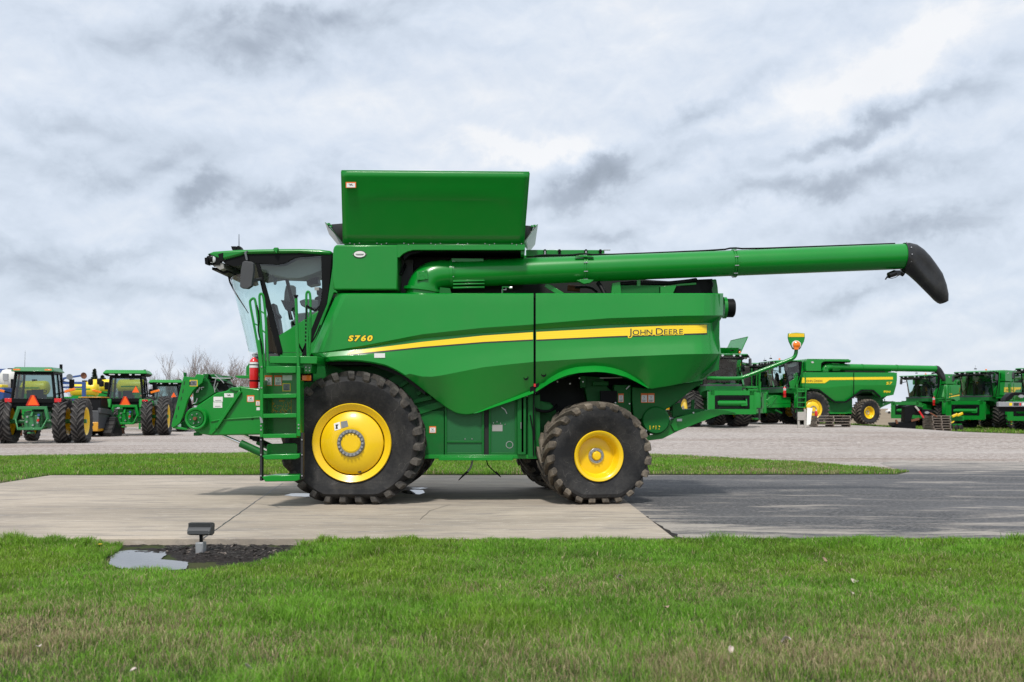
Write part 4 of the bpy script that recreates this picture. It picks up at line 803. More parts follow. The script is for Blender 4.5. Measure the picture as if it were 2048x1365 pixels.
def asphalt(nt, b, v):
    f1 = noise(nt, .42, 6, .65, v(.55, 1.6), .8); f2 = noise(nt, 1.1, 8, .74, v(.35, 1.6), .7); f3 = noise(nt, 22, 7, .85, v(.7, 1))
    c = ramp(nt, f3, [(.38, (.024, .024, .026)), (.50, (.070, .070, .073)), (.62, (.185, .180, .176))])
    geo = add(nt, 'ShaderNodeNewGeometry'); sp = add(nt, 'ShaderNodeSeparateXYZ'); nt.links.new(geo.outputs['Position'], sp.inputs[0])
    # blown-in dust lies along the near edge, beside the slab and towards the gravel
    near = math_(nt, 'MULTIPLY_ADD', sp.outputs['Y'], -.20, -.28, clamp=True)
    slab = math_(nt, 'MULTIPLY_ADD', sp.outputs['X'], -.30, 1.0, clamp=True); slab = math_(nt, 'MULTIPLY', slab, math_(nt, 'MULTIPLY_ADD', sp.outputs['Y'], -.4, .6, clamp=True))
    far = math_(nt, 'MULTIPLY_ADD', sp.outputs['Y'], .17, -1.05, clamp=True)
    edge = math_(nt, 'MAXIMUM', math_(nt, 'MAXIMUM', near, slab), math_(nt, 'MULTIPLY', far, .8))
    k = math_(nt, 'MULTIPLY', math_(nt, 'SUBTRACT', math_(nt, 'ADD', math_(nt, 'MULTIPLY', f2, 1.0), math_(nt, 'MULTIPLY', edge, .24)), .535, clamp=True), 8.0, clamp=True)
    c = mixc(nt, math_(nt, 'MULTIPLY', math_(nt, 'SUBTRACT', f1, .38, clamp=True), 2.0, clamp=True), c, (.125, .124, .128))
    k = math_(nt, 'MULTIPLY', k, math_(nt, 'MULTIPLY_ADD', f3, .9, .40, clamp=True))
    c = mixc(nt, k, c, (.36, .325, .285)); nt.links.new(c, b.inputs['Base Color']); bump(nt, b, f3, .5, .006); setin(b, Roughness=.8)
MT['asphalt'] = ground_mat('worn_asphalt', asphalt)
def gravel(nt, b, v):
    f1 = noise(nt, .10, 6, .6, v(.3, 1.6), .5); f2 = noise(nt, .55, 6, .7, v(.16, 1.6), 1.0); f3 = noise(nt, 7, 8, .85, v(.8, 1)); f4 = noise(nt, 2.0, 7, .78, v(.35, 1.3))
    c = ramp(nt, f3, [(.36, (.07, .055, .046)), (.48, (.29, .25, .225)), (.62, (.60, .54, .50))])
    c = mixc(nt, math_(nt, 'MULTIPLY', math_(nt, 'SUBTRACT', f2, .485, clamp=True), 4.5, clamp=True), c, (.19, .14, .105))
    c = mixc(nt, math_(nt, 'MULTIPLY', math_(nt, 'SUBTRACT', f1, .44, clamp=True), 3.2, clamp=True), c, (.45, .415, .39))
    c = mixc(nt, math_(nt, 'MULTIPLY', math_(nt, 'SUBTRACT', f4, .55, clamp=True), 2.5, clamp=True), c, (.27, .23, .20))
    nt.links.new(c, b.inputs['Base Color']); bump(nt, b, f3, .8, .03)
MT['gravel'] = ground_mat('pinkish_gravel', gravel)
def soil(nt, b, v):
    f = noise(nt, 40, 6, .8, v()); g = noise(nt, 3, 4, .6, v()); c = ramp(nt, f, [(.3, (.006, .005, .005)), (.55, (.026, .021, .019)), (.72, (.085, .07, .062)), (.8, (.2, .17, .15))])
    nt.links.new(c, b.inputs['Base Color']); bump(nt, b, f, 1.0, .02); setin(b, Roughness=.75)
MT['soil'] = ground_mat('wet_dark_mulch', soil)
def turf(nt, b, v):
    f = noise(nt, 1.3, 5, .6, v()); g = noise(nt, 90, 3, .7, v()); c = ramp(nt, f, [(.35, (.030, .055, .012)), (.65, (.075, .075, .028))]); c = mixc(nt, g, c, (.02, .028, .008)); nt.links.new(c, b.inputs['Base Color'])
MT['turf'] = ground_mat('turf_soil', turf, 1.0)
def field(nt, b, v):
    f = noise(nt, .05, 6, .6, v(.3, 1.5)); g = noise(nt, 1.2, 5, .7, v()); c = ramp(nt, f, [(.35, (.22, .17, .115)), (.65, (.30, .245, .17))]); c = mixc(nt, math_(nt, 'MULTIPLY', g, .4), c, (.16, .13, .08)); nt.links.new(c, b.inputs['Base Color'])
MT['field'] = ground_mat('stubble_field', field, 1.0)
def water_mat():
    m, nt, b = nt_new('standing_water'); v = objvec(nt, (1, 1, 1)); setin(b, Base_Color=(.09, .085, .08, 1), Roughness=.03); b.inputs['IOR'].default_value = 2.4; b.inputs['Specular IOR Level'].default_value = 1.0
    bump(nt, b, noise(nt, 14, 2, .5, v), .04, .01); return m
MT['water'] = water_mat()
# one sheet to the horizon
xs = [-3000, -1200, -500, -250, -140, -90, -60]+list(range(-48, 61, 3))+[75, 100, 150, 300, 600, 1500, 3000]
ys = [-600, -120, -40, -20, -10, 0, 5, 10]+list(range(13, 80, 3))+[90, 110, 140, 190, 260, 400, 700, 1300, 3500]
def terr(x, y): return gz(x, y)-.16+.13*sstep(54, 62, y)
mb = MB().grid([[Vector((x, y, terr(x, y))) for x in xs] for y in ys]); o = mb.build('terrain', 'field', None, sharp=None); tag(o, 'brown stubble field and terrain reaching the horizon', None, None, 'structure')
gx = list(range(-70, 91, 2)); gy = [5.5+1.75*i for i in range(32)]
mb = MB().grid([[Vector((x, y, gz(x, y)-.012)) for x in gx] for y in gy]); o = mb.build('gravel_lot', 'gravel', None, sharp=None); tag(o, 'pinkish gravel lot behind the pad', None, None, 'structure')
PADX0, PADX1, PADY0, PADY1 = -9.55, 1.68, -3.62, 6.4
mb = MB(); mb.hexa([(PADX0+.35, PADY0-.06, -.14), (PADX1+.06, PADY0+.05, -.14), (PADX1, PADY1, -.14), (PADX0, PADY1, -.14), (PADX0+.35, PADY0-.06, 0), (PADX1+.06, PADY0+.05, 0), (PADX1, PADY1, 0), (PADX0, PADY1, 0)])
pad = mb.build('concrete_pad', 'concrete', None, bevel=.012); tag(pad, 'pale concrete display pad with control joints under the harvester', None, None, 'structure')
def groundline(pts, w, z=.003, n=40, wob=.012):
    P = [G(*p) for p in pts]; mb = MB(); L = []
    for a, b in zip(P, P[1:]):
        for i in range(n): L.append(a+(b-a)*(i/n))
    L.append(P[-1]); rows = []
    for i, p in enumerate(L):
        t = (L[min(i+1, len(L)-1)]-L[max(0, i-1)]).normalized(); s = Vector((-t.y, t.x, 0)); q = p+s*(mnoise.noise(Vector((p.x*3, p.y*3, 1)))*wob)
        hw = w*(.6+.5*mnoise.noise(Vector((p.x*5, p.y*5, 7)))+.2)/2; rows.append([Vector((*(q-s*hw).xy, z)), Vector((*(q+s*hw).xy, z))])
    return mb.grid(rows)
g = groundline([(1246, 1012), (1284, 1033), (1338, 1066), (1372, 1080)], .10, -.002, 40, .06); o = g.build('dirt_strip', 'soil', None, sharp=None); tag(o, 'dark dirt gathered along the slab edge beside the asphalt', None, None, 'structure')
g = groundline([(566, 967), (540, 984), (466, 1036), (407, 1077)], .018); o = g.build('control_joint', 'decal_black', pad, sharp=None)
g = groundline([(480, 1006), (545, 1011), (560, 1016)], .012); g.build('crack', 'decal_black', pad, sharp=None)
g = groundline([(900, 1010), (860, 1022), (840, 1040)], .008); g.build('crack', 'decal_black', pad, sharp=None)
o = sheet('asphalt_drive', [(PADX1-.02, -3.6), (34, -3.6), (34, 9.6), (14.5, 11.2), (12.2, 11.9), (10.2, 12.4), (9.3, 11.0), (8.9, 9.0), (8.5, 7.4), (8.0, 6.75), (6, 6.6), (PADX1-.02, 6.5)], -.006, 'asphalt', label='worn grey asphalt drive beside the pad')
# wet marks left on the slab
def puddle(name, pts, z, label, parent=None):
    P = [G(x, y, z) for x, y in pts]; Q = []
    for i in range(len(P)):
        a, b = P[i], P[(i+1) % len(P)]
        for k in range(6):
            p = a+(b-a)*k/6; Q.append((p.x+.02*mnoise.noise(p*9), p.y+.05*mnoise.noise(p*7+Vector((5, 5, 5)))))
    return sheet(name, Q, z, 'water', label=label)
puddle('puddle', [(569, 991), (582, 987.5), (600, 987), (640, 988), (650, 992), (610, 994), (585, 993)], .003, 'small bright puddle on the concrete behind the front wheel')
puddle('puddle', [(808, 981), (830, 979.5), (846, 980.5), (850, 985.5), (840, 989), (815, 988), (802, 985)], .003, 'thin puddle on the concrete right of the front wheel')
puddle('puddle', [(820, 976.5), (845, 975.5), (858, 976.5), (840, 978.2)], .003, 'sliver of water on the shaded concrete')
# ---- lawn ground, mulch bed and its puddle
LZ0 = -.062
EDGE = [(-1200, 1084), (0, 1084), (150, 1082), (205, 1081), (232, 1085), (246, 1095), (226, 1108), (205, 1122), (214, 1134), (262, 1139), (330, 1142), (390, 1143), (440, 1137), (500, 1130), (545, 1118), (580, 1106), (604, 1094), (622, 1086), (700, 1082), (900, 1080), (1335, 1079), (1600, 1081), (2048, 1084), (3300, 1084)]
edge = [G(x, y, LZ0) for x, y in EDGE]
outline = [(p.x, p.y) for p in edge]+[(16, -15.5), (-16, -15.5)]
sheet('lawn_ground', [(-16, -15.5), (16, -15.5), (16, -3.66), (-16, -3.66)], LZ0-.01, 'turf', cell=1.2, hf=lambda x, y: 0, label='soil under the front lawn')
bedpts = [(190, 1072), (640, 1072), (640, 1090), (612, 1100), (585, 1116), (545, 1128), (500, 1140), (440, 1147), (390, 1153), (330, 1152), (250, 1148), (195, 1142), (190, 1120), (200, 1104), (215, 1090)]
def bedz(x, y): return .012*mnoise.noise(Vector((x*9, y*9, 0)))+.010*mnoise.noise(Vector((x*27, y*27, 3)))
def bedh(x, y):
    p = G(268, 1122, LZ0); q = G(325, 1131, LZ0); w = .05*mnoise.noise(Vector((x*7, y*7, 9)))
    d = min(math.hypot((x-p.x)/.27, (y-p.y)/.36), math.hypot((x-q.x)/.34, (y-q.y)/.17))+w*3; P_ = G(420, 1108, LZ0); e = math.hypot((x-P_.x)/1.05, (y-P_.y)/.62); return (bedz(x, y)*1.3+.012)*sstep(.9, 1.6, d)+.055*sstep(1.05, 2.6, d)*(1-sstep(.45, 1.0, e))-.028
sheet('mulch_bed', [tuple(G(x, y, LZ0).xy) for x, y in bedpts], LZ0+.004, 'soil', cell=.05, hf=bedh, label='dark wet mulch bed around the floodlight')
o = puddle('puddle', [(218, 1131), (221, 1114), (236, 1103), (262, 1100), (300, 1103), (334, 1103), (328, 1113), (320, 1119), (345, 1121), (378, 1124), (372, 1138), (340, 1141), (290, 1141), (250, 1138)], LZ0+.0005, 'sky-reflecting puddle in the mulch bed left of the floodlight')
# ---- middle grass island ground
ISL = [(-24, 6.45), (-9.6, 6.45), (8.1, 6.72), (8.7, 7.6), (8.4, 8.8), (7.5, 11.1), (5.9, 13.7), (4.1, 15.5), (0, 16.4), (-6, 16.3), (-11, 15.2), (-15, 13.9), (-24, 12.0)]
sheet('island_ground', ISL, .0, 'turf', cell=1.5, hf=lambda x, y: .0, label='soil of the grass island behind the pad')
lf = [(-24, 3.0), (-9.3, 3.4), (-9.62, 6.5), (-24, 6.5)]
sheet('verge_ground', lf, -.01, 'turf', label='bare earth at the left corner of the pad')
VER = [(21.5, 48.0), (26.0, 45.2), (27.8, 39.9), (45, 31), (85, 28), (85, 59), (40, 60), (21, 59)]
sheet('verge_ground', VER, .004, 'turf', cell=4, hf=gz, label='grassy verge under the far right machines')
# ================================================================ sky, sun, camera
def build_world():
    w = bpy.data.worlds.new('World'); SC.world = w; w.use_nodes = True; nt = w.node_tree; nt.nodes.clear()
    out = add(nt, 'ShaderNodeOutputWorld'); bg = add(nt, 'ShaderNodeBackground'); bg.inputs['Strength'].default_value = .1
    sky = add(nt, 'ShaderNodeTexSky', sky_type='NISHITA'); sky.sun_disc = False; sky.sun_elevation = rad(57); sky.sun_rotation = rad(188); sky.air_density = 1.0; sky.dust_density = 2.0
    tc = add(nt, 'ShaderNodeTexCoord'); D = tc.outputs['Generated']; sp = add(nt, 'ShaderNodeSeparateXYZ'); nt.links.new(D, sp.inputs[0]); X, Y, Z = sp.outputs
    az = math_(nt, 'ARCTAN2', X, Y); el = math_(nt, 'ARCSINE', Z)
    # long cloud rolls drifting up to the right, lit from above
    cmb = add(nt, 'ShaderNodeCombineXYZ'); nt.links.new(az, cmb.inputs[0]); nt.links.new(el, cmb.inputs[1])
    def layer(off, sx, sy, rot, seed, scale, det, rough, dist):
        a = add(nt, 'ShaderNodeVectorMath', operation='ADD'); nt.links.new(cmb.outputs[0], a.inputs[0]); a.inputs[1].default_value = (0, off, 0)
        mp = add(nt, 'ShaderNodeMapping'); mp.inputs['Scale'].default_value = (sx, sy, 1); mp.inputs['Rotation'].default_value = (0, 0, rad(rot)); mp.inputs['Location'].default_value = seed; nt.links.new(a.outputs[0], mp.inputs['Vector'])
        return noise(nt, scale, det, rough, mp.outputs[0], dist)
    f1 = layer(0, 1.0, 1.9, -16, (3.3, 1.7, 0), 3.8, 9, .56, .2); f1u = layer(.022, 1.0, 1.9, -16, (3.3, 1.7, 0), 3.8, 9, .56, .2)
    f2 = layer(0, 1.0, 1.6, -20, (7.1, 2.2, 4), 17, 7, .6, .4); f2u = layer(.010, 1.0, 1.6, -20, (7.1, 2.2, 4), 17, 7, .6, .4)
    wn = add(nt, 'ShaderNodeTexNoise'); setin(wn, Scale=11.0, Detail=7.0, Roughness=.62); nt.links.new(D, wn.inputs['Vector']); ws = add(nt, 'ShaderNodeSeparateColor'); nt.links.new(wn.outputs['Color'], ws.inputs[0])
    def warp(c, i): return math_(nt, 'ADD', c, math_(nt, 'MULTIPLY_ADD', ws.outputs[i], .10, -.05))
    azw, elw = warp(az, 0), warp(el, 1)
    blobs = BLOBS
    acc = None
    for (x, y, rx, ry, ang, amt) in blobs:
        u = (x-CX)/F; a0 = math.atan(u); e0 = math.atan((HY-y)/F*math.cos(a0)); rx, ry = rx/F, ry/F; ca, sa = math.cos(rad(ang)), math.sin(rad(ang))
        du = math_(nt, 'SUBTRACT', azw, a0); dv = math_(nt, 'SUBTRACT', elw, e0)
        p = math_(nt, 'ADD', math_(nt, 'MULTIPLY', du, ca/rx), math_(nt, 'MULTIPLY', dv, sa/rx)); q = math_(nt, 'ADD', math_(nt, 'MULTIPLY', du, -sa/ry), math_(nt, 'MULTIPLY', dv, ca/ry))
        r2 = math_(nt, 'ADD', math_(nt, 'MULTIPLY', p, p), math_(nt, 'MULTIPLY', q, q)); gsn = math_(nt, 'POWER', 2.7183, math_(nt, 'MULTIPLY', r2, -1))
        acc = math_(nt, 'MULTIPLY_ADD', gsn, amt, acc if acc else 0.0)
    cov = math_(nt, 'ADD', math_(nt, 'MULTIPLY_ADD', f1, SKN1, -SKN1*.5), math_(nt, 'MULTIPLY_ADD', f2, SKN2, -SKN2*.5))
    relief = math_(nt, 'ADD', math_(nt, 'MULTIPLY', math_(nt, 'SUBTRACT', f1, f1u), SKR1), math_(nt, 'MULTIPLY', math_(nt, 'SUBTRACT', f2, f2u), SKR2))
    v = math_(nt, 'ADD', math_(nt, 'ADD', math_(nt, 'SUBTRACT', .69, cov), relief), acc, clamp=True)
    col = ramp(nt, v, SKYRAMP)
    sc = add(nt, 'ShaderNodeVectorMath', operation='SCALE'); nt.links.new(col, sc.inputs[0]); sc.inputs['Scale'].default_value = 10.0
    # blue shows faintly through thin cloud
    thin = math_(nt, 'MULTIPLY_ADD', f1, -.5, .40, clamp=True)
    m = mixc(nt, math_(nt, 'MULTIPLY', thin, .5), sc.outputs[0], sky.outputs[0])
    nt.links.new(m, bg.inputs['Color']); nt.links.new(bg.outputs[0], out.inputs['Surface'])
SKN1, SKN2, SKR1, SKR2 = .46, .20, .85, .58
SKYRAMP = [(0.0, (.30, .345, .41)), (.24, (.40, .455, .54)), (.48, (.575, .645, .745)), (.64, (.655, .725, .83)), (.82, (.75, .80, .875)), (1.0, (.88, .89, .91))]
BLOBS = [(480, 85, 300, 58, 5, -.36), (640, 40, 150, 30, 10, -.2), (130, 240, 150, 32, 4, -.26), (230, 335, 210, 40, 14, -.30), (390, 400, 72, 32, 28, -.44), (570, 385, 140, 28, 14, -.34), (40, 515, 100, 52, 0, -.34), (255, 512, 110, 24, 22, -.32), (420, 575, 270, 24, 4, -.24), (1140, 392, 120, 46, 18, -.50), (1200, 350, 70, 30, 20, -.2), (1060, 300, 150, 26, -4, .36), (1440, 282, 180, 30, 12, -.36), (1420, 225, 120, 16, 24, -.22), (1700, 165, 250, 55, 24, .40), (1860, 90, 80, 50, 30, .25), (1720, 268, 250, 30, 14, -.48), (1640, 322, 180, 18, 6, .18), (1660, 372, 280, 34, 4, -.44), (1840, 450, 190, 34, 14, -.36), (1500, 420, 160, 24, 10, .12), (1700, 588, 120, 22, 8, -.30), (1240, 480, 90, 20, 10, -.28), (620, 460, 120, 28, 16, -.28), (1900, 640, 160, 18, 6, -.14), (150, 630, 260, 24, 3, -.14), (900, 180, 420, 80, 0, .10), (1250, 60, 300, 60, 0, .06), (20, 150, 140, 60, 0, .05)]
build_world()
SC.cycles.use_denoising = True if hasattr(SC.cycles, 'use_denoising') else None
sun = bpy.data.lights.new('sun', 'SUN'); sun.energy = 2.9; sun.angle = rad(7); sun.color = (1, .955, .89)
so = bpy.data.objects.new('sun', sun); COL.objects.link(so); so.rotation_euler = Vector((.10, .54, -.84)).to_track_quat('-Z', 'Y').to_euler(); so.location = (0, -20, 40)
cd = bpy.data.cameras.new('camera'); cam = bpy.data.objects.new('camera', cd); COL.objects.link(cam); SC.camera = cam
cam.location = (0, -CD, CH); cam.rotation_euler = (rad(90), 0, 0); cd.sensor_width = 36; cd.lens = F/2048*36; cd.shift_y = (HY-682.5)/2048; cd.clip_end = 8000; cd.clip_start = .1
cd.dof.use_dof = True; cd.dof.focus_distance = 14.7; cd.dof.aperture_fstop = 2.8
SC.view_settings.view_transform = 'Standard'; SC.view_settings.look = 'None'; SC.view_settings.gamma = 1; SC.view_settings.exposure = .15
SC.cycles.max_bounces = 8; SC.cycles.transparent_max_bounces = 12
# ================================================================ machines parked behind
def place(root, X, Y, rot): root.location = (X, Y, gz(X, Y)); root.rotation_euler = (0, 0, rot)
LAB = {}
KEEP_ALWAYS = ['cab', 'feeder_house', 'wheel', 'ladder', 'ladder_platform', 'body', 'rear_panel', 'deck', 'grain_tank', 'tank_wall', 'tank_rail', 'auger_elbow', 'unloading_auger', 'rear_hood', 'straw_chopper', 'lower_frame', 'cab_base', 'front_axle', 'rear_axle', 'engine_block', 'sill_beam', 'side_plate']
SKIP = ('decal', 'bolt', 'sticker', 'hydraulic', 'fitting', 'service', 'pulley', 'clamp', 'cable', 'slots', 'rung', 'wiper', 'fasteners', 'hose', 'chain', 'cap', 'valve', 'reflector', 'rod')
def base(n): return n.split('.')[0]
def copy_part(o, parent, depth=0):
    c = o.copy(); COL.objects.link(c); c.parent = parent; c.name = base(o.name)
    for ch in list(o.children):
        if any(k in base(ch.name) for k in SKIP): continue
        copy_part(ch, c, depth+1)
    return c
def new_combine(label, panels='sloped', lids=False, spout=True, group='harvesters parked behind'):
    root = thing('combine_harvester', label, 'combine harvester', HR.location, 0, group)
    for ch in list(HR.children):
        b = base(ch.name)
        if b in KEEP_ALWAYS or (panels == 'sloped' and b in ('front_side_panel', 'rear_side_panel')) or (lids and b in ('tank_lid', 'corner_sheet')): copy_part(ch, root)
    # open throat of the feeder house, with the conveyor roller inside
    mb = MB(); x0 = W(384, 800, 1.05).x
    for (y0, y1, z0, z1) in ((.84, 1.08, .98, 1.60), (2.42, 2.66, .98, 1.60), (1.08, 2.42, 1.48, 1.62), (.84, 2.66, .92, 1.02)): mb.box(x0-.22, x0-.06, y0, y1, z0, z1)
    mb.build('throat_frame', 'black', root, bevel=.02)
    mb = MB(); mb.box(x0-.24, x0-.1, .62, .84, .9, 1.85); mb.box(x0-.24, x0-.1, 2.66, 2.88, .9, 1.85); mb.box(x0-.24, x0-.1, .62, 2.88, 1.62, 1.85); mb.box(x0-.30, x0-.10, .55, 2.95, .66, .92); mb.box(x0-.26, x0-.1, .5, .62, .7, 1.8); mb.box(x0-.26, x0-.1, 2.88, 3.0, .7, 1.8); mb.build('header_sill', 'green', root)
    mb = MB(); mb.px([(515, 712), (520, 706), (560, 706), (640, 712), (640, 730), (515, 726)], .95, 2.55); mb.build('cab_apron', 'green', root, bevel=.02)
    mb = MB(); mb.box(x0-.10, x0-.04, .98, 2.52, .98, 1.56); mb.build('throat_shade', 'dark', root)  # near-black slab in place of the shade inside the opening
    mb = MB(); mb.cyl((x0-.14, 1.0, 1.22), (x0-.14, 2.5, 1.22), .13, .13, 14); mb.build('feeder_roller', 'green', root)
    for Yl in (1.1, 1.45, 2.05, 2.4):
        mb = MB(); c = W(424, 516, .7); mb.lathe([(0, -.005), (.06, -.005), (.06, .05), (0, .05)], (c.x-.055, Yl, c.z+.01), (1, 0, 0), 12); mb.build('roof_lamp', 'lens', root)
    mb = MB(); c = W(470, 497, .9); mb.lathe([(.05, 0), (.05, .07), (.03, .1), (0, .1)], (c.x+.2, .95, c.z-.02), (0, 0, 1), 12); mb.build('beacon', 'amber', root)
    if not lids:
        mb = MB(); mb.px([(690, 484), (1040, 484), (1050, 491), (680, 491)], .5, 3.0); mb.build('tank_cover', 'green', root, bevel=.01)
    if panels == 'angular':
        for s in (0, 1):
            f = (lambda m: m) if s == 0 else mirror
            mb = MB(); top = [(640, 588), (1446, 588), (1446, 648), (1440, 690), (1075, 690), (830, 712), (628, 700)]
            bot = [(628, 700), (830, 712), (1075, 690), (1440, 690), (1425, 768), (1296, 792), (1236, 742), (1140, 740), (1078, 782), (1000, 832), (905, 832), (875, 815), (770, 738), (640, 726)]
            mb.px(top, .30, .60); a = WP(bot, .30); 
            ins = [0, 0, 0, 0, .12, .12, .12, .12, .12, .14, .14, .12, .06, .05]
            a = [Vector((p.x, p.y+i, p.z)) for p, i in zip(a, ins)]; mb.prism(a, [Vector((p.x, .62, p.z)) for p in a])
            f(mb).build('side_panel', 'green', root)
            mb = MB(); mb.px([(628, 632), (1410, 622), (1410, 643), (860, 650), (820, 675), (622, 675)], .285, .30); f(mb).build('stripe', 'stripe', root)
            mb = MB(); arch = [(640, 720), (770, 730), (884, 812), (908, 826), (1004, 826), (1082, 774), (1140, 732), (1238, 733), (1300, 786)]
            for p, q in zip(arch, arch[1:]): mb.bar(W(*p, .33), W(*q, .33), .12, .085)
            f(mb).build('arch_trim', 'black', root)
            mb = MB(); mb.pxbox(1066, 1071, 590, 800, .27, .30); f(mb).build('door_joint', 'black', root)
        lettering('lettering', 'John Deere', lambda u, v, l: W(650+150*u, 666-20*v, .28-l), ['decal_black'], root, caps=.85, gap=.12)
        lettering('lettering', 'S7', lambda u, v, l: W(1350+50*u+5*v, 684-22*v, .28-l), ['stripe'], root, gap=.1, base=.03)
        lettering('lettering', '900', lambda u, v, l: W(1330+60*u+4*v, 750-16*v, .36-l), ['stripe'], root, gap=.1, base=.03)
    return root
# (a copy of a lid, panel or cab keeps the mesh it was first built with)
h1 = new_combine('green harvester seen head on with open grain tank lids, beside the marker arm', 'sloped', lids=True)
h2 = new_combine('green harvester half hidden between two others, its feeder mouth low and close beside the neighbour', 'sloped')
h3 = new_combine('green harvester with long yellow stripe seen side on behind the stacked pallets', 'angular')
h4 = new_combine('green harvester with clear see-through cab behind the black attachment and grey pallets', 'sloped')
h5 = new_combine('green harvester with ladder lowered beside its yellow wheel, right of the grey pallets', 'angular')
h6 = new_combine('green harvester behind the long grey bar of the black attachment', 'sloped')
def tilt(o, ang, P):
    R_ = Matrix.Rotation(ang, 4, 'Y'); o.rotation_euler = (0, ang, 0); o.location = P-R_@P
for r_o in (h1, h2, h3, h4, h5, h6):
    for o in list(r_o.children):
        if base(o.name) == 'unloading_auger' and r_o is h3: tilt(o, .055, AUG(905)-HR.location)
        if base(o.name) == 'cab' and r_o in (h4, h5):
            for c in list(o.children):
                if base(c.name) == 'cab_rear_wall': bpy.data.objects.remove(c)
for r_o in (h1, h2, h3, h4, h5, h6):
    for o in list(r_o.children):
        if base(o.name) == 'unloading_auger' and r_o in (h3, h4):
            for c in list(o.children):
                if base(c.name) == 'spout' and r_o is h3: c.scale = (1, 1, 1)
place(h1, 10.7, 53-CD, rad(97)); place(h2, 15.2, 64-CD, rad(96)); place(h3, 17.3, 60-CD, rad(9)); place(h4, 30.6, 73-CD, rad(30)); place(h5, 31.0, 65.5-CD, rad(40)); place(h6, 31.9, 59.5-CD, rad(42))
def local_ext(root, M0):
    pass
for hh, lab in ((h3, 'small red fire extinguisher on the harvester behind the pallets'), (h4, 'small red fire extinguisher on the harvester behind the black attachment')):
    e = thing('fire_extinguisher', lab, 'fire extinguisher', (0, 0, 0), 0, 'fire extinguishers'); extinguisher(e, .085, .62)
    p = Matrix.Rotation(hh.rotation_euler.z, 4, 'Z') @ (ex.location-HR.location+Vector((-.15, -.25, -.1))); e.location = hh.location+p
